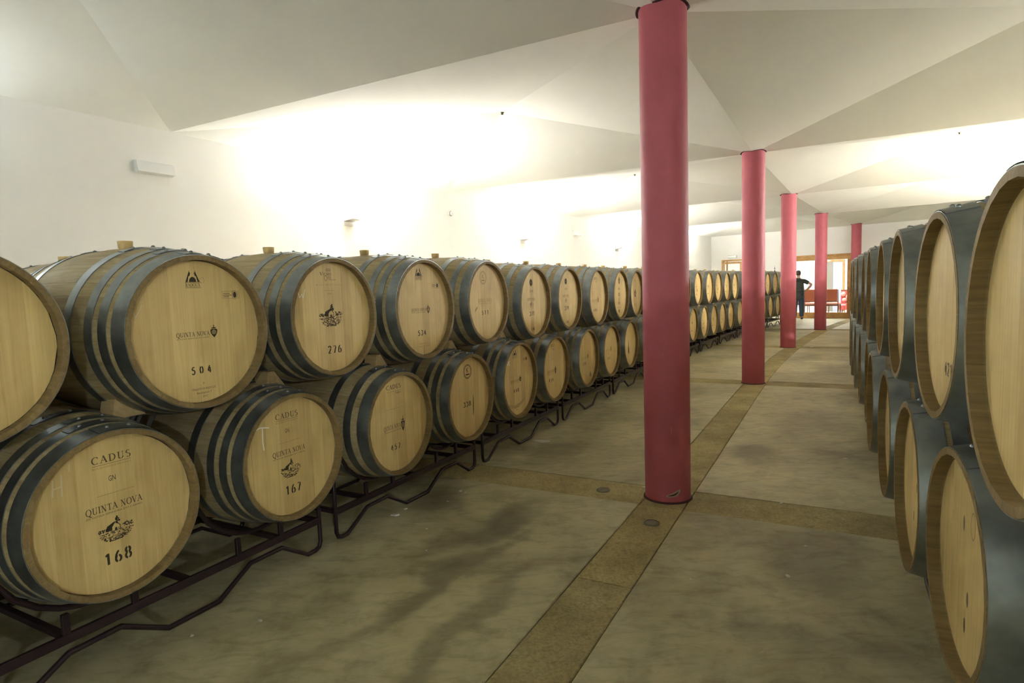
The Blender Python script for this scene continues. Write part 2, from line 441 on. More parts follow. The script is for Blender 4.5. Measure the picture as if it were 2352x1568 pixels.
# tasting room behind
RB = 4.4; RL, RR = -6.2, 3.0; RH = 2.75
tr = endobj('floor')
tr.name = 'floor_tasting'
MB().box(RL, RR, T, RB, -.06, .0).build('floor_board', MAT['white_top'], tr)
def shell(name, *b):
    o = MB().box(*b).build(name, MAT['wall_paint']); o.location = EL; o.rotation_euler[2] = ERZ; tag(o, kind='structure')
shell('wall_far', RL, RR, RB, RB + .1, -.06, RH); shell('wall_far_left', RL - .1, RL, T, RB, -.06, RH); shell('wall_far_right', RR, RR + .1, T, RB, -.06, RH)
shell('ceiling_tasting', RL, RR, T, RB, RH, RH + .1)
d2 = endobj('door_2'); q0, q1, qt = -.55, .06, 1.97; yb = RB
MB().box(q0 - .07, q1 + .07, yb - .05, yb, qt, qt + .075, .004).build('frame_head', MAT['door_oak'], d2)
MB().box(q0 - .07, q0, yb - .05, yb, 0, qt, .004).build('jamb', MAT['door_oak'], d2)
MB().box(q1, q1 + .07, yb - .05, yb, 0, qt, .004).build('jamb', MAT['door_oak'], d2)
MB().box(q0, q0 + .26, yb - .03, yb - .005, 0, qt, .004).build('grey_leaf', MAT['grey_leaf'], d2)
MB().box(q0 + .26, q1, yb - .02, yb - .004, 0, qt, .004).build('pale_panel', MAT['blue_white'], d2)  # lit opening beyond the door put in as a flat bluish-white panel
d3 = endobj('door_3'); q0, q1, qt = -4.62, -3.95, 2.10
MB().box(q0 - .07, q1 + .07, yb - .05, yb, qt, qt + .075, .004).build('frame_head', MAT['door_oak'], d3)
MB().box(q0 - .07, q0, yb - .05, yb, 0, qt, .004).build('jamb', MAT['door_oak'], d3)
MB().box(q1, q1 + .07, yb - .05, yb, 0, qt, .004).build('jamb', MAT['door_oak'], d3)
MB().box(q0, q1, yb - .02, yb - .004, 0, qt, .004).build('pale_panel', MAT['white_top'], d3)
for k, (o_, ds) in enumerate(((-.2, 2.1), (-3.2, 2.1))):
    e = empty('ceiling_lamp', at_end(o_, ds, RH), ERZ, 'wide white ceiling lamp in tasting room ' + ('behind glazed partition' if k == 0 else 'behind left oak door'), 'lamp', 'tasting room ceiling lamps')
    MB().box(-.7, .7, -.25, .25, -.05, 0, .01).build('housing', MAT['white_plastic'], e)
    ld = bpy.data.lights.new('tube', 'AREA'); ld.shape = 'RECTANGLE'; ld.size = 1.35; ld.size_y = .45; ld.energy = TASTING_W * (1 if k == 0 else .5); ld.color = (1, .97, .93)
    lo = bpy.data.objects.new('tube', ld); C.objects.link(lo); lo.parent = e; lo.location = (0, 0, -.056)

# ------------------------------------------------------------------ columns
CN = ['nearest and largest', 'second', 'third', 'fourth', 'farthest, half hidden']
for k, (s, o) in enumerate(COLS):
    x, y, _ = P(s, o)
    e = empty('column', (x, y, 0), 0, None, None)
    tag(e, ['nearest and tallest red round column standing in the aisle', 'second red column from the camera along the aisle', 'third red column, beside the standing person',
            'fourth red column, in front of the glazed partition', 'farthest red column, rising behind the right barrel row'][k], 'column', 'red columns down the aisle')
    zt = HC + .02
    MB().lathe([(.1432, 0), (.1432, zt)], 64).build('shaft', MAT['column'], e)
    cv = []; cf = []
    for q in range(64):
        t_ = 2 * pi * q / 64; ca, sa = cos(t_), sin(t_); sl = (PEAK - HC) / 2.39
        for r_, dz_ in ((.1435, -.003), (.160, -.003), (.162, .004)):
            zz = HC + sl * r_ * min(abs(ca), abs(sa)) + dz_; al_ = -head(s)
            cv.append((r_ * (ca * cos(al_) - sa * sin(al_)), r_ * (ca * sin(al_) + sa * cos(al_)), zz))
    for q in range(64):
        n_ = (q + 1) % 64
        for j_ in (0, 1): cf.append((q * 3 + j_, n_ * 3 + j_, n_ * 3 + j_ + 1, q * 3 + j_ + 1))
    MB().add(cv, cf).build('shade_and_maroon', MAT['shade_and_maroon'], e)  # dark ring colour stands in for the shaded ceiling gap around the shaft
    MB().lathe([(.155, -.004), (.1525, .004), (.1445, .007)], 48, caps=False).build('base_joint', MAT['shade_and_maroon'], e)
    if k == 0:
        def on_col(pts, r=.1436):
            # pts: (angle offset, z) as seen from the camera
            a0 = math.atan2(-y, -x)
            return [(r * cos(a0 + t), r * sin(a0 + t), z) for t, z in pts]
        def lens(name, lo, hi, r_, mat_):
            m_ = len(lo); mb_ = MB(); mb_.add(on_col(lo, r_) + on_col(hi, r_), [(i_, i_ + 1, m_ + i_ + 1, m_ + i_) for i_ in range(m_ - 1)]); mb_.build(name, MAT[mat_], e)
        T_ = [-.08, 0, .08, .16, .24, .32, .40, .48, .56]
        lens('paint_chip', list(zip(T_, [.044, .041, .040, .041, .042, .043, .046, .058, .074])), list(zip(T_, [.050, .055, .059, .064, .070, .076, .082, .087, .088])), .1437, 'chip_plaster')
        lens('paint_chip', list(zip(T_[1:8], [.047, .047, .047, .049, .052, .060, .074])), list(zip(T_[1:8], [.049, .053, .056, .060, .065, .071, .077])), .1441, 'shade_and_maroon')
        for (t0, z0, dt, dz) in ((.16, .50, .02, .07), (-.22, 1.12, .01, .015), (-.15, .95, .012, .02), (.2, .62, .01, .03), (-.02, 2.62, .006, .05)):
            mb = MB(); mb.add(on_col([(t0, z0), (t0 + dt, z0 - dz * .4), (t0 + dt * 1.6, z0 - dz), (t0 + dt * .4, z0 - dz * .5)]), [(0, 1, 2, 3)]); mb.build('scratch', MAT['pink_fabric'], e)

# ------------------------------------------------------------------ wall lamps, emergency lights
def wall_lamp(s, side, on, label, col=LAMP_COL):
    o = OL if side < 0 else OR
    i = max(k for k in range(len(SB) - 1) if SB[k] <= s); a, b = P(SB[i], o), P(SB[i + 1], o); f = (s - SB[i]) / (SB[i + 1] - SB[i])
    x, y = a[0] + (b[0] - a[0]) * f, a[1] + (b[1] - a[1]) * f
    th = math.atan2(b[0] - a[0], b[1] - a[1])
    e = empty('wall_lamp', (x, y, 2.33), -th if side < 0 else pi - th, label, 'lamp', 'white wall uplights')
    MB().box(0, .018, -.09, .09, -.055, .055, .004).build('back_plate', MAT['lamp_metal'], e)
    MB().add([(.018, -.10, .002), (.018, .10, .002), (.20, .085, .030), (.20, -.085, .030), (.018, -.10, .010), (.018, .10, .010), (.20, .085, .036), (.20, -.085, .036)],
             [(0, 3, 2, 1), (4, 5, 6, 7), (0, 1, 5, 4), (1, 2, 6, 5), (2, 3, 7, 6), (3, 0, 4, 7)]).build('tray', MAT['lamp_metal'], e)
    if on:
        for nm, z, w, rx in (('upper_bulb', .05, LAMP_UP * on, 0), ('lower_bulb', -.055, LAMP_DOWN * on * (1.0 if side < 0 else 2.2), 1)):
            ld = bpy.data.lights.new(nm, 'AREA'); ld.shape = 'RECTANGLE'; ld.size = .10; ld.size_y = .15; ld.energy = w; ld.color = col
            lo = bpy.data.objects.new(nm, ld); C.objects.link(lo); lo.parent = e; lo.location = (.15, 0, z); lo.rotation_euler = (pi, 0, 0) if rx == 0 else (0, -1.2, 0)
for k, s in enumerate((5.0, 9.8, 14.55, 19.4)):
    wall_lamp(s, -1, (.62, .44, .36, .28)[k], ['first and nearest', 'second', 'third', 'fourth'][k] + ' lit white uplight on left wall from the camera')
    wall_lamp(s, 1, (.04, .8, .5, 0)[k], ['dim nearest', 'second lit', 'third lit', 'unlit farthest'][k] + ' white uplight on the right wall')
wall_lamp(-4.5, -1, .4, 'added unseen fill uplight on the left wall behind the camera', LAMP_COOL)  # added lamp out of view, fills the near bay with cool light
wall_lamp(.24, -1, .042, 'dim cool white uplight on the left wall just outside the left picture edge', LAMP_COOL)
wall_lamp(-4.5, 1, .38, 'added unseen fill uplight on the right wall behind the camera', LAMP_COOL)  # added lamp out of view, front fill for columns and barrel heads
def on_left_wall(s):
    i = max(k for k in range(len(SB) - 1) if SB[k] <= s); a, b = P(SB[i], OL), P(SB[i + 1], OL); f = (s - SB[i]) / (SB[i + 1] - SB[i])
    return a[0] + (b[0] - a[0]) * f, a[1] + (b[1] - a[1]) * f, -math.atan2(b[0] - a[0], b[1] - a[1])
for s, lab in ((2.41, 'large white emergency light box high on the left wall, nearest the camera'), (12.33, 'small white emergency light box farther along the left wall')):
    x, y, rz = on_left_wall(s)
    e = empty('emergency_light', (x, y, 2.625), rz, lab, 'emergency light', 'emergency lights')
    MB().box(0, .025, -.185, .185, -.055, .060, .004).build('back_box', MAT['white_plastic'], e)
    MB().add([(.025, -.18, -.055), (.025, .18, -.055), (.07, .18, -.045), (.07, -.18, -.045), (.025, -.18, .058), (.025, .18, .058), (.055, .18, .050), (.055, -.18, .050)],
             [(0, 3, 2, 1), (4, 5, 6, 7), (0, 1, 5, 4), (1, 2, 6, 5), (2, 3, 7, 6), (3, 0, 4, 7)]).build('diffuser', MAT['lens_plastic'], e)
    fr = MB()
    for (ya, yb_, za, zb) in ((-.15, .15, -.190, -.187), (-.15, -.1475, -.187, -.06), (.1475, .15, -.187, -.06), (-.14, .10, -.125, -.1235)): fr.box(0, .0012, ya, yb_, za, zb)
    fr.build('old_outline', MAT['ceiling_paint'], e)
x, y, rz = on_left_wall(7.44)
e = empty('wall_detector', (x, y, 2.66), rz, 'small round white detector on the left wall between two lamps', 'detector')
MB().lathe([(.035, 0), (.035, .05), (.03, .055)], 24, 'x').build('housing', MAT['white_plastic'], e)
MB().lathe([(.042, .02), (.042, .034)], 24, 'x').build('ring', MAT['grey_leaf'], e)
loc = at_end(-2.7, -.0, 2.23)
e = empty('emergency_light', loc, ERZ - pi / 2, 'white emergency light box above the oak door on the far wall', 'emergency light', 'emergency lights')
MB().box(0, .025, -.16, .16, -.045, .05, .004).build('back_box', MAT['white_plastic'], e); MB().box(.025, .06, -.155, .155, -.04, .045, .01).build('diffuser', MAT['lens_plastic'], e)

# ------------------------------------------------------------------ barrels: shared meshes
RH_, RB_, HL = .302, .354, .48                       # chime radius, bilge radius, half length
def rad(x): return RB_ - (RB_ - RH_) * (abs(x) / HL) ** 2
NST = 30
XS = [-HL, -.445, -.38, -.28, -.15, 0, .15, .28, .38, .445, HL]
TH = .024
def stave_geo(a0, a1):
    """one stave between two angles; slightly eased long edges so that the joint shows"""
    V = []; F = []; e = .05 * (a1 - a0); g = .0008
    angs = [a0 + g, a0 + g + e, (a0 + a1) / 2, a1 - g - e, a1 - g]
    for x in XS:
        r = rad(x)
        for j, a in enumerate(angs):
            rr = r - (.0006 if j in (0, 4) else 0)
            V.append((x, rr * sin(a), rr * cos(a)))
        ri_ = r - TH - (.004 if abs(x) == HL else 0) + (0.010 if abs(x) == HL else 0)
        for a in (a1 - g, a0 + g): V.append((x, ri_ * sin(a), ri_ * cos(a)))
    m = 7
    for i in range(len(XS) - 1):
        for k in range(m):
            k2 = (k + 1) % m; F.append((i * m + k, i * m + k2, (i + 1) * m + k2, (i + 1) * m + k))
    F.append(tuple(range(m))[::-1]); F.append(tuple((len(XS) - 1) * m + k for k in range(m)))
    return V, F
def fix(me):
    import bmesh
    bm = bmesh.new(); bm.from_mesh(me); bmesh.ops.recalc_face_normals(bm, faces=bm.faces); bm.to_mesh(me); bm.free(); return me
random.seed(4)
widths = [random.uniform(.75, 1.25) for _ in range(NST)]; tot = sum(widths); ANG = [0]
for w in widths: ANG.append(ANG[-1] + w / tot * 2 * pi)
ANG = [a - .5 * ANG[1] for a in ANG]
STAVE_ME = []; bv = []; bf = []; bt = []
for k in range(NST):
    V, F = stave_geo(ANG[k], ANG[k + 1]); tn = random.random()
    STAVE_ME.append(fix(mesh('stave', V, F, MAT['oak_stave'], tone=[tn] * len(F))))
    n = len(bv); bv += V; bf += [tuple(i + n for i in q) for q in F]; bt += [tn] * len(F)
BODY_ME = fix(mesh('body', bv, bf, MAT['oak_stave'], tone=bt))
XF = HL - .034                                       # where the head sits
RHD = rad(XF) - TH + .002
def board_geo(y0, y1, x):
    V = []; n = 5
    def edge(y): return math.sqrt(max((RHD - .005) ** 2 - y * y, 1e-6))
    top = [(x, y0 + (y1 - y0) * i / n) for i in range(n + 1)]
    loop = [(y, edge(y)) for _, y in top] + [(y, -edge(y)) for _, y in reversed(top)]
    e = .0006
    cy = (y0 + y1) / 2
    inn = [(cy + (y - cy) * (1 - 2 * e / (y1 - y0)), z) for y, z in loop]
    V = [(x, y, z) for y, z in inn] + [(x - .0005, y, z) for y, z in loop] + [(x - .018, y, z) for y, z in loop]
    m = len(loop); F = [tuple(range(m))]
    for a in (0, m):
        for k in range(m): F.append((a + k, a + m + k, a + m + (k + 1) % m, a + (k + 1) % m))
    return V, F
random.seed(11)
def board_set(seed, x):
    rnd = random.Random(seed); ws = [rnd.uniform(.7, 1.3) for _ in range(8)]; t = sum(ws); y = -RHD + .0055; out = []
    for w in ws:
        y1 = y + w / t * (2 * RHD - .011); out.append(board_geo(y + .0001, y1 - .0001, x)); y = y1
    return out
BOARD_ME = []; HEAD_ME = []
for sd in range(3):
    bs = board_set(sd, XF); lst = []; v_ = []; f_ = []; t_ = []
    for k, (V, F) in enumerate(bs):
        tn = random.random(); lst.append(fix(mesh('head_board', V, F, MAT['oak_head'], tone=[tn] * len(F))))
        n = len(v_); v_ += V; f_ += [tuple(i + n for i in q) for q in F]; t_ += [tn] * len(F)
    BOARD_ME.append(lst); HEAD_ME.append(fix(mesh('head', v_, f_, MAT['oak_head'], tone=t_)))
DISC_ME = MB().lathe([(RHD + .012, XF - .024), (RHD + .012, XF - .004)], 40, 'x').me('head', MAT['dark_joint'])
BACKHEAD_ME = MB().lathe([(RHD, -XF), (RHD, -XF + .02)], 32, 'x').me('back_head', MAT['oak_head'])
def hoop_me(x0, x1, lap, n=56):
    mb = MB(); t = .0028
    def ring(x, r): return [(x, r * sin(2 * pi * k / n), r * cos(2 * pi * k / n)) for k in range(n)]
    xs = [x0, (x0 + x1) / 2, x1]
    V = []; F = []
    for x in xs: V += ring(x, rad(x) + t)
    for i in range(2):
        for k in range(n): F.append((i * n + k, i * n + (k + 1) % n, (i + 1) * n + (k + 1) % n, (i + 1) * n + k))
    mb.add(V, F, True)
    for x in (x0, x1):
        V = ring(x, rad(x) + t) + ring(x, rad(x) - .001)
        mb.add(V, [(k, (k + 1) % n, n + (k + 1) % n, n + k) for k in range(n)])
    # lap of the strip with two rivets
    A = [lap - .26 + .52 * k / 8 for k in range(9)]; V = []
    for a in A:
        for x in (x0 + .001, x1 - .001): V.append((x, (rad(x) + t + .0026) * sin(a), (rad(x) + t + .0026) * cos(a)))
    for a in (A[0], A[-1]):
        for x in (x0 + .001, x1 - .001): V.append((x, (rad(x) + t) * sin(a), (rad(x) + t) * cos(a)))
    mb.add(V, [(2 * k, 2 * k + 1, 2 * k + 3, 2 * k + 2) for k in range(8)] + [(18, 19, 1, 0), (16, 17, 21, 20)])
    xm = (x0 + x1) / 2
    for da in (-.12, .12):
        a = lap + da; r0 = rad(xm) + t + .002; up_ = Vector((0, sin(a), cos(a))); tx = Vector((1, 0, 0)); ty = up_.cross(tx); c = up_ * r0 + tx * xm
        V = []; prof = [(.0085, 0), (.0075, .004), (.004, .007), (.0, .008)]
        for (r, h_) in prof[:-1]:
            for k in range(8): V.append(c + tx * r * cos(k * pi / 4) + ty * r * sin(k * pi / 4) + up_ * h_)
        V.append(c + up_ * .008); F = []
        for i in range(2):
            for k in range(8): F.append((i * 8 + k, i * 8 + (k + 1) % 8, (i + 1) * 8 + (k + 1) % 8, (i + 1) * 8 + k))
        for k in range(8): F.append((16 + k, 16 + (k + 1) % 8, 24))
        mb.add(V, F, True)
    return mb.me('hoop', MAT['hoop'])
# hoop layouts (distance from the end, width): front half, mirrored behind
LAY = [[(.002, .062), (.088, .040), (.158, .040), (.275, .044)],     # four to a half
       [(.002, .066), (.110, .044), (.235, .044)],                    # three to a half
       [(.002, .080), (.098, .044), (.190, .046)]]
HOOPS = []
for li, lay in enumerate(LAY):
    hs = []
    for k, (d, w) in enumerate(lay):
        hs.append(fix(hoop_me(HL - d - w, HL - d, (.10, -.06, .05, -.1)[k])))
        hs.append(fix(hoop_me(-HL + d, -HL + d + w, (.05, .1, -.08, .04)[k])))
    HOOPS.append(hs)
BUNG_ME = MB().lathe([(.0245, RB_ - .02), (.0245, RB_ + .001), (.0275, RB_ + .003), (.0300, RB_ + .031), (.0285, RB_ + .033)], 20).me('bung', MAT['bung'])
def barrel(s, o, z, right=False, R=.302, near=False, lay=0, label='', group='', dyaw=0.0, boards=0, with_bung=True, lean=0.0):
    a = head(s); x, y, _ = P(s, o)
    rz = (pi - a if right else -a) + dyaw
    k = R / .302; ax = Vector((cos(rz), sin(rz), 0))
    loc = Vector((x, y, z)) - ax * HL * k
    e = empty('oak_barrel', loc, rz, label, 'barrel', group); e.scale = (k, k, k); e.rotation_euler[0] = lean
    if near:
        for m in STAVE_ME: link('stave', m, e)
        h_ = link('head', DISC_ME, e)
        for m in BOARD_ME[boards]: link('head_board', m, h_)
    else:
        link('body', BODY_ME, e); h_ = link('head', HEAD_ME[boards], e)
    link('back_head', BACKHEAD_ME, e)
    for m in HOOPS[lay]: link('hoop', m, e)
    if with_bung: link('bung', BUNG_ME, e)
    return e, h_

# ------------------------------------------------------------------ lettering: a broad-nib serif hand for the brands and stencils
def arc(cx, cy, rx, ry, a0, a1, n=12):
    return [(cx + rx * cos(math.radians(a0 + (a1 - a0) * i / n)), cy + ry * sin(math.radians(a0 + (a1 - a0) * i / n))) for i in range(n + 1)]
def ln(*p): return list(p)
GL = {
 'A': (.80, [('n', ln((.06, 0), (.40, 1))), ('t', ln((.38, 1), (.74, 0))), ('n', ln((.18, .36), (.6, .36)))], [(.06, 0), (.74, 0)]),
 'C': (.80, [('a', arc(.44, .5, .40, .49, 48, 312, 18)), ('n', ln((.72, .70), (.72, .95)))], []),
 'D': (.86, [('t', ln((.16, 0), (.16, 1))), ('a', arc(.30, .5, .48, .48, 90, -90, 14)), ('n', ln((.16, .98), (.31, .98))), ('n', ln((.16, .02), (.31, .02)))], [(.16, 0), (.16, 1)]),
 'E': (.66, [('t', ln((.16, 0), (.16, 1))), ('n', ln((.16, .98), (.58, .98))), ('n', ln((.16, .52), (.5, .52))), ('n', ln((.16, .02), (.6, .02)))], [(.16, 0), (.16, 1)]),
 'I': (.36, [('t', ln((.18, 0), (.18, 1)))], [(.18, 0), (.18, 1)]),
 'K': (.78, [('t', ln((.16, 0), (.16, 1))), ('n', ln((.18, .42), (.62, 1))), ('t', ln((.32, .58), (.68, 0)))], [(.16, 0), (.16, 1), (.68, 0)]),
 'N': (.88, [('n', ln((.14, 0), (.14, 1))), ('t', ln((.14, 1), (.72, 0))), ('n', ln((.72, 0), (.72, 1)))], [(.14, 0), (.72, 1), (.10, 1)]),
 'O': (.88, [('a', arc(.43, .5, .39, .49, 0, 360, 26))], []),
 'Q': (.90, [('a', arc(.43, .5, .39, .49, 0, 360, 26)), ('t', ln((.42, .08), (.60, -.10), (.86, -.20)))], []),
 'R': (.80, [('t', ln((.16, 0), (.16, 1))), ('a', arc(.30, .74, .30, .25, 90, -90, 10)), ('n', ln((.16, .98), (.31, .98))), ('n', ln((.16, .49), (.31, .49))), ('t', ln((.36, .48), (.70, 0)))], [(.16, 0), (.16, 1), (.72, 0)]),
 'S': (.62, [('a', arc(.30, .74, .22, .24, 40, 225, 10) + arc(.30, .26, .24, .25, 60, -145, 12))], []),
 'T': (.74, [('t', ln((.37, 0), (.37, 1))), ('n', ln((.04, .97), (.70, .97))), ('n', ln((.05, .97), (.05, .80))), ('n', ln((.69, .97), (.69, .80)))], [(.37, 0)]),
 'U': (.84, [('t', ln((.16, 1), (.16, .32))), ('a', arc(.42, .30, .26, .29, 180, 360, 12)), ('n', ln((.68, .3), (.68, 1)))], [(.16, 1), (.68, 1)]),
 'V': (.78, [('t', ln((.06, 1), (.40, 0))), ('n', ln((.38, 0), (.72, 1)))], [(.06, 1), (.72, 1)]),
 'X': (.78, [('t', ln((.08, 1), (.70, 0))), ('n', ln((.68, 1), (.08, 0)))], [(.08, 1), (.70, 1), (.08, 0), (.70, 0)]),
 ' ': (.36, [], []),
}
DG = {
 '0': [arc(.30, .5, .23, .46, 72, -72, 12), arc(.30, .5, .23, .46, 108, 252, 12)],
 '1': [ln((.32, .02), (.32, .98)), ln((.10, .78), (.26, .90))],
 '2': [arc(.29, .73, .22, .23, 160, -10, 10), ln((.50, .64), (.36, .38), (.10, .09)), ln((.08, .06), (.54, .06))],
 '3': [arc(.28, .75, .20, .21, 150, -60, 10), arc(.28, .27, .23, .25, 62, -150, 12)],
 '4': [ln((.36, .96), (.05, .30)), ln((.04, .27), (.56, .27)), ln((.42, 0), (.42, .20)), ln((.42, .34), (.42, .70))],
 '5': [ln((.14, .93), (.52, .93)), ln((.13, .86), (.11, .56)), arc(.27, .30, .25, .28, 118, -145, 14)],
 '6': [arc(.52, .30, .44, .66, 108, 172, 8), arc(.30, .28, .23, .27, 80, -80, 10), arc(.30, .28, .23, .27, 110, 250, 10)],
 '7': [ln((.06, .92), (.54, .92)), ln((.52, .84), (.36, .45), (.22, .02))],
 '8': [arc(.30, .74, .19, .22, 75, -75, 8), arc(.30, .74, .19, .22, 105, 255, 8), arc(.30, .26, .23, .25, 75, -75, 8), arc(.30, .26, .23, .25, 105, 255, 8)],
 '9': [arc(.30, .70, .22, .26, 80, -80, 10), arc(.30, .70, .22, .26, 110, 250, 10), arc(.06, .68, .45, .66, -72, -8, 8)],
}
def stroke(out, pts, w):
    """w: width at each point -> strip of quads appended to out (verts, faces)"""
    V, F = out; n = len(pts); b = len(V)
    for i, p in enumerate(pts):
        q0 = pts[max(i - 1, 0)]; q1 = pts[min(i + 1, n - 1)]; dx, dy = q1[0] - q0[0], q1[1] - q0[1]; L = math.hypot(dx, dy) or 1
        ww = w(dx / L, dy / L) / 2 if callable(w) else w / 2
        V.append((p[0] - dy / L * ww, p[1] + dx / L * ww)); V.append((p[0] + dy / L * ww, p[1] - dx / L * ww))
    for i in range(n - 1): F.append((b + 2 * i, b + 2 * i + 1, b + 2 * i + 3, b + 2 * i + 2))
def serif_text(txt, gap=.10):
    out = ([], []); x = 0.0
    for ch in txt:
        w, st, sf = GL[ch]; off = len(out[0])
        for kind, pts in st:
            pts = [(x + a, b) for a, b in pts]
            stroke(out, pts, .17 if kind == 't' else .065 if kind == 'n' else (lambda dx, dy: .06 + .115 * abs(dy) ** 1.5))
        for (a, b) in sf: stroke(out, [(x + a - .17, b + (.03 if b < .5 else -.03)), (x + a + .17, b + (.03 if b < .5 else -.03))], .06)
        x += w + gap
    return out, x - gap
def digit_text(txt, gap=.22, bold=.16, contrast=.6):
    out = ([], []); x = 0.0
    for ch in txt:
        for pts in DG[ch]:
            stroke(out, [(x + a, b) for a, b in pts], lambda dx, dy: bold * (1 - contrast) + bold * contrast * abs(dy))
        x += .6 + gap
    return out, x - gap
def fit_(geo, w, c, h=None, W=None, rot=0.0):
    """scale a unit drawing (width W, height 1) to width w / height h, centred on c"""
    (V, F) = geo; k = w / W; kh = h if h else k; cr, sr = cos(rot), sin(rot); out = []
    for (a, b) in V:
        p, q = (a - W / 2) * k, (b - .5) * kh; out.append((c[0] + p * cr - q * sr, c[1] + p * sr + q * cr))
    return out, F
TXT_CACHE = {}
def sans(txt):
    if txt in TXT_CACHE: return TXT_CACHE[txt]
    cu = bpy.data.curves.new('lettering', 'FONT'); cu.body = txt; cu.resolution_u = 2
    ob = bpy.data.objects.new('lettering', cu); C.objects.link(ob)
    dg = bpy.context.evaluated_depsgraph_get(); me = bpy.data.meshes.new_from_object(ob.evaluated_get(dg))
    V = [(v.co.x, v.co.y) for v in me.vertices]; F = [tuple(p.vertices) for p in me.polygons]
    bpy.data.objects.remove(ob); bpy.data.curves.remove(cu); bpy.data.meshes.remove(me)
    x0 = min(v[0] for v in V); x1 = max(v[0] for v in V); y1 = .7
    V = [((a - x0) / y1, b / y1) for a, b in V]; TXT_CACHE[txt] = ((V, F), (x1 - x0) / y1); return TXT_CACHE[txt]
def poly(*pts): return (list(pts), [tuple(range(len(pts)))])
def merge(*gs):
    V = []; F = []
    for (v, f) in gs:
        n = len(V); V += v; F += [tuple(i + n for i in q) for q in f]
    return V, F
def ell(cx, cy, rx, ry, n=20): return poly(*[(cx + rx * cos(2 * pi * k / n), cy + ry * sin(2 * pi * k / n)) for k in range(n)])
def ring2(cx, cy, rx, ry, w, n=32):
    out = ([], []); stroke(out, arc(cx, cy, rx, ry, 0, 360, n), w); return out
def lines(*segs, w=.0015):
    out = ([], [])
    for sg in segs: stroke(out, list(sg), w)
    return out
def rect_line(x0, y0, x1, y1, w): return lines(((x0, y0), (x1, y0)), ((x1, y0), (x1, y1)), ((x1, y1), (x0, y1)), ((x0, y1), (x0, y0)), w=w)
def put(headobj, name, geo, mat, lift=.0005):
    V, F = geo; me = mesh(name, [(XF + lift, a, b) for a, b in V], F, MAT[mat]); fixn(me)
    return link(name, me, headobj)
def fixn(me):
    # faces look out of the barrel (+x)
    for p in me.polygons:
        if p.normal.x < 0: p.flip()
    me.update()
def m_serif(h_, txt, c, w, hh, mat='ink', name='name_print', gap=.10):
    g, W = serif_text(txt, gap); put(h_, name, fit_(g, w, c, hh, W), mat)
def m_num(h_, txt, c, w, hh, mat='ink', gap=.22, bold=.215, contrast=.6):
    g, W = digit_text(txt, gap, bold, contrast); put(h_, 'barrel_number', fit_(g, w, c, hh, W), mat)
def m_sans(h_, txt, c, w, hh, mat='ink_soft', name='small_print'):
    g, W = sans(txt); put(h_, name, fit_(g, w, c, hh, W), mat)
def m_estate(h_, c, w, mat='ink_soft', sub=True, hh=None):
    """the estate's name in serif capitals with a fine line of small capitals beneath"""
    hh = hh or w * .125
    m_serif(h_, 'QUINTA NOVA', c, w, hh, mat, 'estate_print', .13)
    if sub: m_sans(h_, 'DE NOSSA SENHORA DO CARMO', (c[0], c[1] - hh * .92), w, hh * .27, mat)
def m_crest(h_, c, w, hh, mat='ink'):
    x, y = c; a, b = w / 2, hh / 2
    g = [poly((x - a * .95, y + b * .25), (x - a * .55, y + b * .42), (x, y + b * .36), (x + a * .55, y + b * .42), (x + a * .95, y + b * .25), (x + a * .85, y - b * .25), (x + a * .45, y - b * .70), (x, y - b), (x - a * .45, y - b * .70), (x - a * .85, y - b * .25)),
         poly((x - a * .5, y + b * .46), (x - a * .62, y + b * .72), (x - a * .25, y + b * .60), (x, y + b * .82), (x + a * .25, y + b * .60), (x + a * .62, y + b * .72), (x + a * .5, y + b * .46)),
         lines(((x, y + b * .8), (x, y + b * 1.05)), ((x - a * .2, y + b * .94), (x + a * .2, y + b * .94)), w=a * .12)]
    put(h_, 'crest_print', merge(*g), mat)
    put(h_, 'crest_print', merge(ring2(x, y - b * .12, a * .48, b * .30, a * .10, 16), lines(((x - a * .3, y - b * .12), (x + a * .3, y - b * .12)), ((x, y - b * .3), (x, y + b * .1)), w=a * .10)), 'oak_head', .0008)
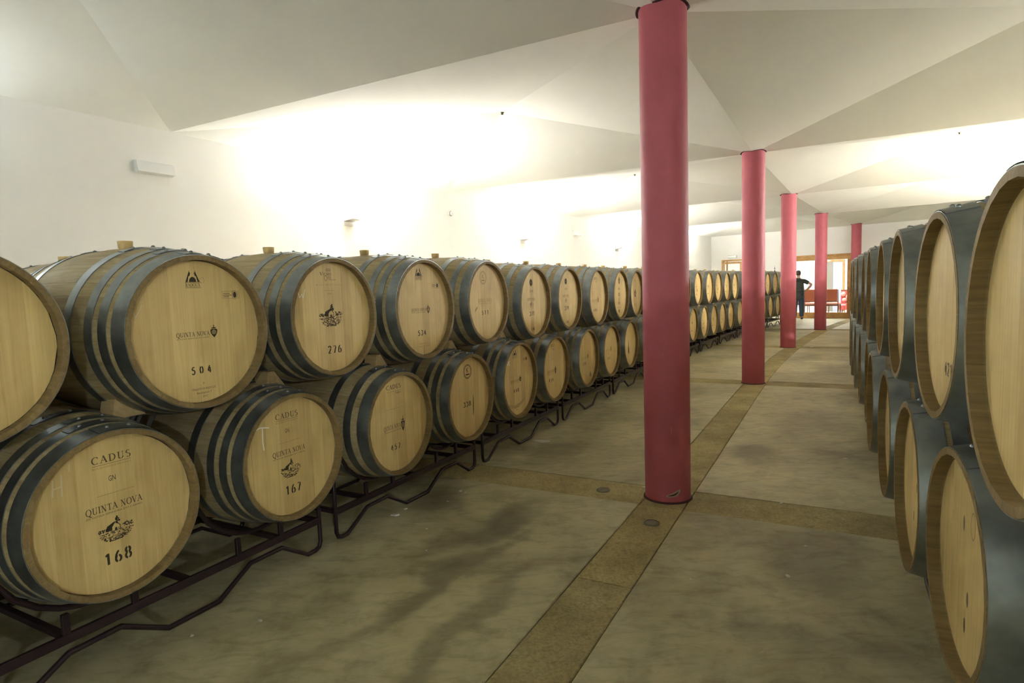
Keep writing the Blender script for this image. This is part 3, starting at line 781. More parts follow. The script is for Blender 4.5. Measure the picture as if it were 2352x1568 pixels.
def m_chapel(h_, c, w, hh, mat='ink', seed=1, dens=150):
    """engraving of a small white chapel with a dark roof, a tree behind and vines around"""
    rnd = random.Random(seed); x, y = c; a, b = w / 2, hh / 2; g = []
    X = lambda u: x + u * a; Y = lambda v: y + v * b
    g.append(poly((X(-.50), Y(.36)), (X(-.08), Y(.60)), (X(-.02), Y(.56)), (X(-.24), Y(.16)), (X(-.28), Y(-.10)), (X(-.60), Y(.0))))        # roof and shaded side
    g.append(lines(((X(-.27), Y(.14)), (X(-.02), Y(.58))), ((X(-.02), Y(.58)), (X(.27), Y(.18))), ((X(.25), Y(.22)), (X(.25), Y(-.14))), ((X(-.24), Y(.18)), (X(-.24), Y(-.16))), ((X(-.34), Y(-.18)), (X(.36), Y(-.12))), w=a * .04))
    g.append(merge(poly((X(-.07), Y(-.15)), (X(-.07), Y(.04)), (X(0), Y(.12)), (X(.07), Y(.04)), (X(.07), Y(-.15))), poly((X(.14), Y(-.08)), (X(.14), Y(.06)), (X(.18), Y(.06)), (X(.18), Y(-.08)))))
    def blot(u, v, r, l=1.0, th=0.0, n=6):
        pts = []
        for q in range(n):
            p_, q_ = r * l * cos(q * 2 * pi / n) * rnd.uniform(.7, 1.15), r * sin(q * 2 * pi / n) * rnd.uniform(.7, 1.2) * a / b
            pts.append((X(u + p_ * cos(th) - q_ * sin(th)), Y(v + p_ * sin(th) + q_ * cos(th))))
        g.append(poly(*pts))
    for k in range(34):                                            # the tree behind the gable
        t = rnd.random(); vv = .42 + .56 * t; hw = .17 * (1 - t) + .02
        blot(.10 + rnd.uniform(-hw, hw), vv, rnd.uniform(.035, .06))
    for k in range(dens // 3):                                     # bushes on either side
        sd = rnd.choice((-1, 1)); blot(sd * rnd.uniform(.42, 1.0), rnd.uniform(-.05, .30 if sd > 0 else .2), rnd.uniform(.025, .05), rnd.uniform(.8, 1.5))
    for k in range(dens):                                          # rows of vines in the foreground
        row = rnd.randrange(7); v = -.22 - row * .115; u = rnd.uniform(-1, 1) * math.sqrt(max(0, 1.02 - v * v)) 
        blot(u, v + rnd.uniform(-.04, .04), rnd.uniform(.016, .032), rnd.uniform(1.4, 3.2), rnd.uniform(-.25, .25))
    put(h_, 'chapel_print', merge(*g), mat)
def m_figures(h_, c, k=1.0, mat='ink'):
    """cooper's mark: two figures leaning over a cask, capitals between two rules beneath"""
    x, y = c; g = []
    for sgn in (-1, 1):
        S = lambda u, v: (x + sgn * u * k, y + v * k)
        g.append(poly(S(.030, -.016), S(.021, -.016), S(.016, .006), S(.011, .008), S(.008, .020), S(.011, .022), S(.0125, .030), S(.0145, .022), S(.017, .016), S(.022, .004)))
    g.append(poly(*[(x + .0155 * k * cos(t) , y - .016 * k + .020 * k * sin(t)) for t in [pi * i / 10 for i in range(11)]]))
    g.append(lines(((x - .033 * k, y - .0175 * k), (x + .033 * k, y - .0175 * k)), ((x - .033 * k, y - .0385 * k), (x + .033 * k, y - .0385 * k)), w=.0016 * k))
    put(h_, 'cooper_print', merge(*g), mat)
    m_serif(h_, 'RADOUX', (x, y - .028 * k), .062 * k, .0135 * k, mat, 'cooper_print')
    put(h_, 'cooper_print', ring2(x + .040 * k, y - .010 * k, .0095 * k, .0105 * k, .0008), 'ink_soft')
def m_stamp(h_, c, mat='ink_soft', k=1.0):
    x, y = c; w, hh = .077 * k, .030 * k
    g = [rect_line(x - w / 2, y - hh / 2, x + w * .14, y + hh / 2, .0009), ring2(x + w * .27, y, w * .155, hh * .60, .0016, 24), lines(((x + w * .42, y + hh / 2), (x + w * .5, y + hh / 2)), ((x + w * .5, y + hh / 2), (x + w * .5, y - hh / 2)), ((x + w * .5, y - hh / 2), (x + w * .42, y - hh / 2)), w=.0009)]
    for v, l in ((.2, .40), (-.03, .52), (-.24, .35)): g.append(lines(((x - w * .44, y + hh * v), (x - w * .44 + w * l, y + hh * v)), w=.0024))
    put(h_, 'quality_stamp', merge(*g), mat); put(h_, 'quality_stamp', ell(x + w * .27, y, w * .10, hh * .44), 'ink')
def m_k(h_, c, r, mat='ink', name='cooper_print'):
    x, y = c
    put(h_, name, merge(ring2(x, y, r, r, r * .09, 40), ring2(x, y, r * .86, r * .86, r * .06, 40)), mat)
    g, W = sans('K'); put(h_, name, fit_(g, r * .62, (x, y + r * .22), r * .72, W), mat)
    put(h_, name, lines(((x - r * .5, y - r * .42), (x + r * .5, y - r * .42)), w=r * .18), mat)
def m_cadus(h_, c, w=.133, mat='ink_soft', sub='BOURGOGNE-FRANCE'):
    m_serif(h_, 'CADUS', c, w, .026, mat, 'cooper_print', .22)
    if sub == 'Origine':
        put(h_, 'cooper_print', lines(((c[0] - w / 2, c[1] - .027), (c[0] + w / 2, c[1] - .027)), w=.0012), mat)
        m_sans(h_, 'Origine', (c[0] + w * .28, c[1] - .038), .052, .0105, mat)
    elif sub:
        put(h_, 'cooper_print', lines(((c[0] - w / 2, c[1] - .020), (c[0] + w / 2, c[1] - .020)), w=.0014), mat)
        m_sans(h_, sub, (c[0], c[1] - .0295), w, .0065, 'ink_faint')
def m_rule(h_, c, w, mat='ink_faint'):
    put(h_, 'ruled_line', lines(((c[0] - w / 2, c[1]), (c[0] + w / 2, c[1])), w=.0016), mat)
def m_chalk(h_, segs, w=.004, mat='chalk'):
    put(h_, 'chalk_mark', lines(*segs, w=w), mat)
def m_blob(h_, pts, mat='wet_stain', name='wine_stain'): put(h_, name, poly(*pts), mat, .0004)

# ------------------------------------------------------------------ left row, front: (s, o, R, dz) measured one by one
UPPER = [(-1.22, .02, .302, 0), (-.44, .03, .304, 0), (.351, .034, .307, -.010), (1.132, 0, .302, .005), (1.908, .008, .309, .009), (2.712, -.002, .300, .025), (3.503, .006, .303, -.007),
         (4.296, -.007, .301, 0), (5.089, .005, .302, -.007), (5.881, .003, .298, -.002), (6.662, -.031, .299, -.003),
         (7.53, 0, .302, 0), (8.40, 0, .300, 0), (9.27, 0, .302, 0),
         (10.146, -.001, .302, -.001), (10.936, .017, .303, -.005), (11.722, .004, .302, -.004), (12.507, 0, .302, -.003), (13.292, -.014, .301, -.013),
         (14.12, 0, .302, 0), (14.96, 0, .302, 0), (15.79, 0, .302, 0), (16.625, -.002, .304, -.010), (17.418, .010, .302, -.005), (18.22, 0, .302, 0)]
LOWER = [(-1.60, 0, .302, 0), (-.80, 0, .302, 0), (-.008, .003, .305, .002), (.802, .010, .301, -.001), (1.592, .021, .303, -.009), (2.387, .017, .303, .005), (3.163, .009, .308, .011), (3.952, -.017, .302, -.001),
         (4.752, -.001, .300, .003), (5.544, -.013, .297, -.002), (6.333, -.022, .298, -.001),
         (7.19, 0, .302, 0), (8.05, 0, .302, 0), (8.91, 0, .302, 0),
         (9.772, .002, .304, .005), (10.563, .010, .301, .001), (11.348, .008, .300, -.006), (12.131, -.006, .300, -.002), (12.915, -.015, .302, -.003),
         (13.73, 0, .302, 0), (14.55, 0, .302, 0), (15.37, 0, .302, 0), (16.19, 0, .302, 0), (16.999, -.008, .300, .002), (17.79, .002, .301, -.001), (18.58, 0, .302, 0)]
def seg_label(tier, s, i, lab):
    if lab: return lab
    tn = tier + '-tier oak barrel'
    return None
ULAB = {0: 'upper-tier oak barrel left of the frame, nearest the camera in the left row', 1: 'upper-tier oak barrel cut off by the left edge of the picture',
        2: 'upper-tier oak barrel numbered 504 with a chalk tick', 3: 'upper-tier oak barrel numbered 276 with a chapel engraving', 4: 'upper-tier oak barrel numbered 534 with small printed marks',
        5: 'upper-tier oak barrel numbered 511 with a faint round mark', 6: 'upper-tier oak barrel numbered 371 with a dark oval stamp', 7: 'upper-tier oak barrel numbered 379, right beside barrel 371',
        8: 'upper-tier oak barrel numbered 495, between 379 and one with a column of stamps', 9: 'upper-tier oak barrel with a vertical column of dark stamps', 10: 'last upper-tier oak barrel in view left of the nearest red column'}
LLAB = {0: 'lower-tier oak barrel left of the frame, nearest the camera in the left row', 1: 'lower-tier oak barrel hidden in the dark at the left picture edge',
        2: 'lower-tier oak barrel numbered 168 with chalk H, lowest left in the picture', 3: 'lower-tier oak barrel numbered 167 with a white chalk T', 4: 'lower-tier oak barrel numbered 457, right of the one chalked T',
        5: 'lower-tier oak barrel numbered 338 with a round K mark and dark drip', 6: 'lower-tier oak barrel numbered 448 with chalk letters AX', 7: 'lower-tier oak barrel numbered 454, right of the one chalked AX',
        8: 'lower-tier oak barrel numbered 508 with a wine-stained rim', 9: 'lower-tier oak barrel numbered 477, second to last before nearest red column', 10: 'last lower-tier oak barrel in view left of the nearest red column, dark vertical stain'}
for tier, lab in (('upper', ULAB), ('lower', LLAB)):
    for k, i in enumerate((11, 12, 13)): lab[i] = f'{ORD[k+1]} of three {tier}-tier left-row barrels hidden behind the nearest red column'
    for k, i in enumerate((14, 15, 16, 17, 18)): lab[i] = f'{ORD[k+1]} of five {tier}-tier left-row barrels seen between nearest and second red columns'
for k, i in enumerate((19, 20, 21)): ULAB[i] = f'{ORD[k+1]} of three upper-tier left-row barrels hidden behind the second red column'
for k, i in enumerate((19, 20, 21, 22)): LLAB[i] = f'{ORD[k+1]} of four lower-tier left-row barrels hidden behind the second red column'
ULAB.update({22: 'left of two upper-tier barrels seen between second and third red columns', 23: 'right of two upper-tier barrels seen between second and third red columns', 24: 'last upper-tier barrel of the left row, behind the third red column'})
LLAB.update({23: 'left of two lower-tier barrels seen between second and third red columns', 24: 'right of two lower-tier barrels seen between second and third red columns', 25: 'last lower-tier barrel of the left row, behind the third red column'})
HU, HLo = {}, {}
rl = random.Random(3)
for i, (s, o, R, dz) in enumerate(UPPER):
    lay = {2: 0, 3: 0, 4: 0, 5: 1, 6: 1, 7: 1}.get(i, rl.choice((0, 1, 2)))
    _, HU[i] = barrel(s, o, ZU + dz, R=R, near=i in (1, 2, 3, 4, 5, 6), lay=lay, label=ULAB[i], group='upper tier of the left barrel row', boards=i % 3)
for i, (s, o, R, dz) in enumerate(LOWER):
    lay = {2: 0, 3: 0, 4: 1, 5: 0, 6: 0, 7: 1}.get(i, rl.choice((0, 1, 2)))
    _, HLo[i] = barrel(s, o, ZL + dz, R=R, near=i in (2, 3, 4, 5, 6), lay=lay, label=LLAB[i], group='lower tier of the left barrel row', boards=(i + 1) % 3)
# prints and chalk on the heads
h = HU[2]
m_figures(h, (-.009, .214)); m_stamp(h, (.156, .143)); m_estate(h, (-.024, -.008), .140, 'ink_soft'); m_crest(h, (.067, -.003), .034, .050)
m_num(h, '504', (-.001, -.153), .085, .030, gap=.75, contrast=.35); m_sans(h, 'R', (.005, -.207), .006, .008); m_sans(h, 'TRADITION RADOUX', (.004, -.229), .105, .0085); m_sans(h, 'Révélation T', (.005, -.245), .066, .0085); m_sans(h, '2011', (.006, -.260), .021, .009)
m_chalk(h, [((-.252, .099), (-.242, .070)), ((-.242, .070), (-.216, .114))], .003, 'chalk_faint')
h = HU[3]
m_serif(h, 'V', (-.063, .224), .018, .018, 'ink_soft', 'cooper_print'); m_serif(h, 'ICARD', (-.022, .222), .056, .014, 'ink_soft', 'cooper_print')
put(h, 'cooper_print', merge(*[lines(*[((-.031 + .034 * t / 6, y0 + b * (1 - ((t - 3) / 3) ** 2)), (-.031 + .034 * (t + 1) / 6, y0 + b * (1 - ((t - 2) / 3) ** 2))) for t in range(6)], w=.0017) for y0, b in ((.2455, .003), (.241, .0015), (.2365, .0005))],
    ring2(-.034, .201, .0105, .0125, .0022, 20), lines(((-.022, .2085), (.003, .2085)), ((-.021, .2035), (.003, .2035)), ((-.020, .1985), (.003, .1985)), w=.0014)), 'ink_soft')
m_sans(h, 'TONNELLERIE', (.010, .193), .05, .0055)
m_sans(h, 'D I S T I N C T I O N', (-.015, .167), .172, .0072, 'ink_faint'); m_sans(h, 'Chauffe moyenne', (-.016, .138), .080, .006, 'ink_faint'); m_sans(h, '2008', (-.014, .121), .029, .008, 'ink_faint')
m_chapel(h, (-.011, .008), .158, .116, 'ink', 5, 230); m_num(h, '276', (.001, -.169), .096, .041, gap=.30)
m_chalk(h, [((-.223, .139), (-.214, .106)), ((-.214, .106), (-.197, .124)), ((-.197, .124), (-.192, .102)), ((-.192, .102), (-.177, .145))], .0032)
h = HU[4]
m_figures(h, (-.031, .222), 1.05); m_stamp(h, (.142, .144)); m_estate(h, (-.044, -.002), .145); m_crest(h, (.055, -.002), .038, .056, 'ink_soft'); m_num(h, '534', (-.020, -.145), .081, .032, gap=.40, contrast=.35)
m_sans(h, 'SELECTION R', (-.008, -.213), .088, .008, 'ink_faint'); m_sans(h, 'TRADITION RADOUX', (-.003, -.229), .115, .008, 'ink_faint'); m_sans(h, 'MT', (-.006, -.244), .012, .007, 'ink_faint'); m_sans(h, '2010', (-.004, -.259), .02, .007, 'ink_faint')
m_chalk(h, [((-.245, .06), (-.236, .03)), ((-.236, .03), (-.222, .075))], .0025, 'chalk_faint')
h = HU[5]; m_k(h, (-.032, .182), .047, 'ink_faint'); m_estate(h, (-.015, .013), .20, 'ink_faint'); m_num(h, '511', (-.016, -.078), .099, .032, gap=.5)
m_blob(h, [(-.16, -.05), (-.14, -.035), (-.12, -.03), (-.135, -.05), (-.165, -.075)], 'ink_faint')
def oval_brand(h, num, nc):
    put(h, 'cooper_print', ell(-.035, .169, .028, .030, 24), 'ink'); put(h, 'cooper_print', merge(ring2(-.035, .169, .022, .024, .002, 20), lines(((-.048, .172), (-.022, .172)), ((-.045, .164), (-.025, .164)), w=.003)), 'ink_faint', .0009)
    m_sans(h, '2010', (-.031, .097), .060, .020, 'ink_soft'); m_serif(h, 'QUINTA NOVA', (-.038, .030), .148, .016, 'ink_soft', 'estate_print'); m_rule(h, (-.038, .016), .148, 'ink_soft')
    m_chapel(h, (-.035, -.018), .072, .050, 'ink', 8, 70); m_num(h, num, nc, .100, .038, gap=.22); m_stamp(h, (-.023, -.230), 'ink_soft', .9)
oval_brand(HU[6], '371', (-.032, -.096)); oval_brand(HU[7], '379', (-.028, -.092))
h = HU[8]; m_cadus(h, (-.049, .201), .140, 'ink_soft', 'Origine'); m_rule(h, (-.05, .09), .13); m_estate(h, (-.064, -.036), .170, 'ink_faint'); m_crest(h, (.042, -.030), .038, .07, 'ink_soft'); m_num(h, '495', (-.046, -.143), .105, .030, 'ink_soft', gap=.4)
h = HU[9]
m_crest(h, (.004, .175), .07, .10, 'ink'); m_sans(h, 'RS', (0, .07), .07, .024, 'ink_soft'); put(h, 'small_print', rect_line(-.03, -.010, .02, .014, .006), 'ink'); m_sans(h, 'X', (-.009, -.062), .03, .024, 'ink_soft'); m_sans(h, 'FE', (-.011, -.104), .07, .036, 'ink_soft')
m_serif(h, 'QUINTA NOVA', (-.014, -.157), .15, .02, 'ink_faint', 'estate_print'); m_crest(h, (-.014, -.198), .045, .05)
h = HU[10]; m_crest(h, (-.006, .0), .10, .115, 'ink_soft'); m_sans(h, 'R', (-.01, .17), .05, .04, 'ink_faint'); m_num(h, '477', (.004, -.155), .10, .042, 'ink_faint')
for i, ch in ((2, 'H'), (3, 'T')):
    h = HLo[i]; dx = 0 if i == 2 else -.019
    m_cadus(h, (.001 + dx, .203), .133, 'ink_soft'); m_sans(h, 'GN', (-.004 + dx, .129), .024, .020, 'ink')
    m_rule(h, (.005 + dx, .074), .130); m_estate(h, (-.003 + dx * .8, .027), .193, 'ink_soft'); m_chapel(h, (-.006 + dx * .5, -.058), .118, .088, 'ink', 20 + i, 200)
    m_num(h, '168' if i == 2 else '167', (-.007, -.160), .093, .043, gap=.30)
m_chalk(HLo[2], [((-.188, .173), (-.193, .117)), ((-.162, .185), (-.165, .111)), ((-.191, .142), (-.163, .146))], .0045, 'chalk_faint'); m_chalk(HLo[2], [((-.135, .215), (-.137, .188))], .003, 'chalk_faint')
m_chalk(HLo[3], [((-.208, .166), (-.172, .174)), ((-.172, .174), (-.123, .164)), ((-.161, .173), (-.164, .104)), ((-.164, .104), (-.160, .066))], .0055)
h = HLo[4]; m_cadus(h, (-.026, .220), .131, 'ink', 'Origine'); m_rule(h, (-.030, .091), .157); m_estate(h, (-.056, -.015), .152, 'ink_soft', hh=.026); m_crest(h, (.043, -.014), .038, .090); m_num(h, '457', (-.034, -.136), .084, .035, gap=.45)
h = HLo[5]; m_k(h, (-.002, .182), .049); m_num(h, '338', (-.023, -.047), .098, .035, gap=.2); m_blob(h, [(.050, -.105), (.053, -.045), (.061, .019), (.066, -.02), (.066, -.075), (.062, -.13), (.056, -.15)])
m_chalk(h, [((-.098, .258), (-.078, .250)), ((-.078, .250), (-.090, .232)), ((-.090, .232), (-.076, .213)), ((-.076, .213), (-.094, .197))], .003, 'chalk_faint')
h = HLo[6]; m_figures(h, (-.040, .222), 1.05); m_stamp(h, (.140, .155)); m_estate(h, (-.051, -.002), .140, 'ink_soft'); m_crest(h, (.043, .004), .038, .052); m_num(h, '448', (-.032, -.082), .086, .031, gap=.45)
m_chalk(h, [((-.211, .128), (-.184, .180)), ((-.184, .180), (-.166, .135)), ((-.202, .149), (-.172, .151)), ((-.155, .168), (-.124, .130)), ((-.127, .170), (-.158, .133))], .005)
m_blob(h, [(-.19, -.17), (-.14, -.182), (-.06, -.20), (.03, -.188), (.11, -.16), (.12, -.172), (.06, -.205), (-.02, -.222), (-.10, -.218), (-.16, -.20)], 'pale_stain'); m_sans(h, 'TRADITION', (-.03, -.222), .09, .009, 'ink_soft'); m_sans(h, '2010', (-.03, -.24), .025, .009, 'ink_soft')
h = HLo[7]; m_cadus(h, (-.038, .219), .138, 'ink', 'Origine'); m_rule(h, (-.050, .089), .155); m_estate(h, (-.076, -.020), .157, 'ink_soft', hh=.026); m_crest(h, (.030, -.016), .040, .080); m_num(h, '454', (-.070, -.101), .095, .035, gap=.5); m_chalk(h, [((-.17, .16), (-.15, .12)), ((-.15, .165), (-.172, .118))], .004, 'chalk_faint')
h = HLo[8]; m_estate(h, (-.064, .007), .175, 'ink_faint'); m_crest(h, (.045, .016), .042, .055, 'ink_soft'); m_num(h, '508', (-.062, -.056), .091, .038, 'ink_soft', gap=.5); m_blob(h, [(.080, -.206), (.095, -.17), (.108, -.150), (.118, -.18), (.13, -.213)]); m_chalk(h, [((-.04, .24), (.0, .235)), ((-.03, .238), (-.03, .19))], .005, 'ink_faint')
h = HLo[9]; put(h, 'cooper_print', ring2(-.038, .219, .03, .03, .004, 20), 'ink_faint'); m_estate(h, (-.053, .011), .149, 'ink_faint'); m_crest(h, (.041, .019), .032, .070, 'ink_soft'); m_num(h, '477', (-.037, -.088), .090, .035, 'ink_soft', gap=.4)
h = HLo[10]; m_blob(h, [(-.06, -.097), (-.045, -.02), (-.034, .055), (-.02, -.03), (-.005, -.107), (-.03, -.14)], 'ink_soft'); m_crest(h, (-.034, -.01), .03, .05, 'ink_soft')
# farther heads carry only the small marks that can be made out
for D_, ids in ((HU, (14, 15, 16, 17, 18, 22, 23)), (HLo, (14, 15, 16, 17, 18, 23, 24))):
    for i in ids:
        rr = random.Random(i * 7 + (3 if D_ is HU else 0)); hh = D_[i]
        put(hh, 'name_print', merge(lines(((-.10, .03), (.03, .035)), w=.008), lines(((-.06, -.11), (.02, -.11)), w=.018)), 'ink_faint')
        m_crest(hh, (.03 + rr.uniform(-.03, .02), rr.uniform(-.06, .05)), .045, .07, 'ink_soft')
        put(hh, 'cooper_print', lines(((-.07, .19), (.01, .19)), ((-.05, .17), (.0, .17)), w=.008), 'ink_faint')

# ------------------------------------------------------------------ left row, back to back with the first, along the wall
for tier, src, z in (('upper', [.66 + .79 * k for k in range(-3, 23)], ZU), ('lower', [.27 + .79 * k for k in range(-3, 23)], ZL)):
    for s in src:
        a = head(s)
        e, _ = barrel(s, -2.08 + .96 - .0, z, lay=1, label=f'{tier}-tier oak barrel in the row behind, along the white left wall', group=f'{tier} tier of the back barrel row', boards=1)

# ------------------------------------------------------------------ right row
RU = [(-.70, 2.55, 0), (.137, 2.546, -.05), (.960, 2.534, -.058), (1.749, 2.499, -.022), (2.605, 2.490, -.010), (3.514, 2.474, 0), (4.301, 2.469, 0), (5.05, 2.45, 0), (5.95, 2.44, 0)] + [(6.75 + .80 * k, 2.44, 0) for k in range(14)]
RL_ = [(-1.0, 2.56, -.07), (.703, 2.559, -.077), (1.366, 2.511, -.039), (2.198, 2.493, -.025), (3.059, 2.472, -.01), (3.879, 2.485, 0), (4.64, 2.465, 0), (5.44, 2.45, 0), (6.3, 2.44, 0)] + [(7.12 + .80 * k, 2.44, 0) for k in range(13)]
HR = {}
for tier, src, z in (('upper', RU, ZU), ('lower', RL_, ZL)):
    for i, (s, o, dy) in enumerate(src):
        if tier == 'upper': lab = {0: 'upper-tier oak barrel of the right row just outside the frame', 1: 'huge nearest upper-tier barrel cut off by the right picture edge', 2: 'upper-tier oak barrel numbered 421 in the right row'}.get(i)
        else: lab = {0: 'lower-tier oak barrel of the right row just outside the frame', 1: 'nearest lower-tier oak barrel in view, bottom right corner of the picture'}.get(i)
        if not lab: lab = f'{ORD[i]} {tier}-tier oak barrel of the right row, counted from the camera' if i < 9 else f'{tier}-tier oak barrel hidden at the far end of the right row'
        e, HR[tier, i] = barrel(s, o, z, right=True, near=(tier == 'upper' and i in (1, 2, 3)) or (tier == 'lower' and i in (1, 2, 3)), lay=2 if i < 4 else rl.choice((1, 2)), label=lab, group=f'{tier} tier of the right barrel row', dyaw=-dy, boards=i % 3)
h = HR['upper', 2]; m_num(h, '421', (.045, -.155), .085, .040, 'ink', gap=.35)
for (x, y) in ((-.03, .10), (.02, -.09), (.0, -.17)):
    put(HR['lower', 1], 'knot', merge(ell(x, y, .008, .022, 12)), 'wet_stain', .0003)
put(HR['lower', 1], 'knot', ring2(.05, .12, .018, .035, .004, 20), 'ink_faint', .0003)
for (x, y) in ((-.02, -.12), (.03, .0)): put(HR['lower', 2], 'knot', ell(x, y, .006, .02, 12), 'ink_soft', .0003)

# ------------------------------------------------------------------ wedges between the tiers
WEDGE = MB().add([(-.045, -.050, -.030), (.045, -.050, -.030), (-.045, .080, -.030), (.045, .080, -.030), (-.045, -.030, .062), (.045, -.030, .062), (-.045, .006, .062), (.045, .006, .062)],
                 [(0, 2, 3, 1), (4, 5, 7, 6), (0, 1, 5, 4), (2, 6, 7, 3), (0, 4, 6, 2), (1, 3, 7, 5)]).me('wedge', MAT['oak_wedge'])
fix(WEDGE)
for side, src in ((-1, LOWER), (1, [(a, b, .302, 0) for a, b, _ in RL_])):
    for i, (s, o, R, dz) in enumerate(src):
        for dep in (-.24,):
            oo = o + dep if side < 0 else o - dep
            ds = (.15 if i == 2 else .055) if side < 0 else -.02
            x, y, _ = P(s + ds, oo); z = ZL + dz + rad(HL + dep) * R / .302 - .006
            w = link('wooden_wedge', WEDGE); w.location = (x, y, z); w.rotation_euler = (0.0, 0, -head(s) if side < 0 else pi - head(s))
            if side < 0 and i == 2 and dep == -.24: lab = 'pale wooden wedge on top of the barrel chalked H, largest wedge'
            elif side < 0 and i == 3 and dep == -.24: lab = 'pale wooden wedge on top of the barrel chalked T'
            elif side < 0 and i == 4 and dep == -.24: lab = 'pale wooden wedge on the barrel left of the K-marked one'
            else: lab = f'wooden wedge hidden between the tiers of the {"left" if side < 0 else "right"} barrel row'
            tag(w, lab, 'wedge', f'wedges between the tiers of the {"left" if side < 0 else "right"} row')

# ------------------------------------------------------------------ steel racks, two barrels each
def rack_parts():
    W = 1.475; r = .0115
    def bottom(x):
        return [(x, 0, .05), (x, .012, .022), (x, .04, .0125), (x, .085, .0125), (x, .255, .112), (x, .44, .116), (x, .625, .0125), (x, .86, .0125), (x, 1.035, .116), (x, 1.22, .116), (x, 1.385, .0125), (x, 1.435, .0125), (x, 1.463, .022), (x, 1.475, .05)]
    def top(x):   # cradle line following the two barrels
        pts = []
        for c in (.375, 1.10):
            for k in range(-5, 6):
                y = c + k * .066
                rr = rad(.30) + .014
                dz = (y - c)
                if abs(dz) < rr: pts.append((x, y, max(ZL - math.sqrt(rr * rr - dz * dz), .2)))
        return pts
    out = []
    for nm, x in (('front_frame', -.165), ('back_frame', -.795)):
        mb = MB(); t = top(x); zt = .40
        loop = bottom(x) + [(x, W, zt - .04), (x, W - .02, zt - .008)] + [p for p in reversed(t)] + [(x, .02, zt - .008), (x, 0, zt - .04)]
        mb.tube(loop, r, 8, closed=True); out.append((nm, mb.me(nm, MAT['rack_steel'])))
        out.append(('rail', MB().box(x - .010, x + .010, .0, W, .150, .186, .003).me('rail', MAT['rack_steel'])))
        for y in (.255, .50, .975, 1.22):
            out.append(('upright', MB().box(x - .009, x + .009, y - .012, y + .012, .18, .262 if y in (.255, 1.22) else .262, .002).me('upright', MAT['rack_steel'])))
    for y in (.012, .26, .735, 1.215, 1.463):
        out.append(('cross_bar', MB().box(-.795, -.165, y - .012, y + .012, .155, .181, .002).me('cross_bar', MAT['rack_steel'])))
    return out
RACK = rack_parts()
def rack(s, o, right, label, group):
    a = head(s + .7); x, y, _ = P(s, o) if not right else P(s + 1.475, o)
    e = empty('barrel_rack', (x, y, 0), pi - a if right else -a, label, 'barrel rack', group)
    for nm, me in RACK: link(nm, me, e)
names_l = {0: 'under the barrels chalked H and T, lowest left', 1: 'under the barrel with the round K mark', 2: 'under the barrel chalked AX', 3: 'just left of the nearest red column'}
s = 1.195 - 2 * 1.595; k = -1
while s < 18.6:
    lab = 'dark steel barrel rack ' + names_l[k] if k in names_l else ('dark steel barrel rack left of the picture edge' if k < 0 else f'{ORD[k + 1]} dark steel barrel rack of the left row from the camera')
    rack(s, 0.0, False, lab, 'racks of the left barrel row')
    s += 1.595 if s < 6 or s > 9 else 1.70; k += 1
s = -.55; k = 1
while s < 17:
    rack(s, 2.49, True, f'{ORD[k]} dark steel barrel rack under the right row from the camera', 'racks of the right barrel row'); s += 1.62; k += 1
s = -2.3; k = 1
while s < 18:
    rack(s, -1.12, False, 'dark steel barrel rack under the row along the left wall', 'racks of the back barrel row'); s += 1.58; k += 1

# dark airlock standing on a far barrel
x, y, _ = P(17.42, -.02)
al = empty('airlock', (x, y, ZU + .30), 0, 'thin dark airlock standing on a far upper barrel beside the third column', 'airlock')
MB().lathe([(.012, .0), (.014, .05), (.006, .06), (.005, .10), (.010, .105), (.010, .13), (.003, .135), (.002, .19)], 10).build('stem', MAT['airlock_dark'], al)

# ------------------------------------------------------------------ floor fittings and litter
for (s, o, m, lab, dz) in ((2.14, 1.357, 'plug_metal', 'round metal floor plug in the strip in front of nearest column', 0), (2.57, .91, 'plug_metal', 'round metal floor plug left of the nearest column', 0), (12.27, 1.662, 'plug_reflection', 'round metal floor plug right of the third column, painted with a pale reflection', .0)):
    x, y, _ = P(s, o)
    e = empty('floor_plug', (x, y, 0), 0, lab, 'floor plug', 'round floor plugs')
    MB().lathe([(.046, -.02), (.046, .0015), (.040, .0025)], 28, caps=False).build('rim', MAT['plug_metal'], e)
    MB().lathe([(.040, -.02), (.040, .001), (.030, .0022), (.0, .0026)], 28, caps=False).build('cover', MAT[m], e)
rr = random.Random(9)
CHIPS = [(1.64, -.112, .022), (1.75, -.12, .012), (2.17, .024, .014), (2.16, .072, .010), (1.97, .053, .008), (1.54, .197, .010), (1.30, .37, .008), (.44, .127, .010), (5.35, -.144, .018), (4.3, 2.40, .012), (3.93, 2.36, .012), (1.76, 2.10, .012), (2.14, 2.16, .010), (.24, -.04, .008), (2.72, 1.15, .014), (1.55, 1.7, .008), (2.75, 2.0, .011), (6.1, .35, .02)]
for i, (s, o, r) in enumerate(CHIPS):
    x, y, _ = P(s, o); n = 7; top = []; 
    for k in range(n):
        q = rr.uniform(.55, 1.1); top.append((r * q * cos(2 * pi * k / n) * 1.5, r * q * sin(2 * pi * k / n)))
    mb = MB(); mb.add([(a, b, .0) for a, b in top] + [(a * .8, b * .8, r * .35) for a, b in top], [tuple(range(n))[::-1], tuple(range(n, 2 * n))] + [(k, (k + 1) % n, n + (k + 1) % n, n + k) for k in range(n)])
    c = mb.build('debris_chip', MAT['debris']); c.location = (x, y, .0005); c.rotation_euler[2] = rr.uniform(0, 6)
    tag(c, 'small pale chip of debris lying on the concrete floor', 'debris', 'pale chips on the floor')
x, y, _ = P(3.59, -.027)
n = 9; top = [(.085 * cos(2 * pi * k / n) * rr.uniform(.7, 1.1), .055 * sin(2 * pi * k / n) * rr.uniform(.7, 1.1)) for k in range(n)]
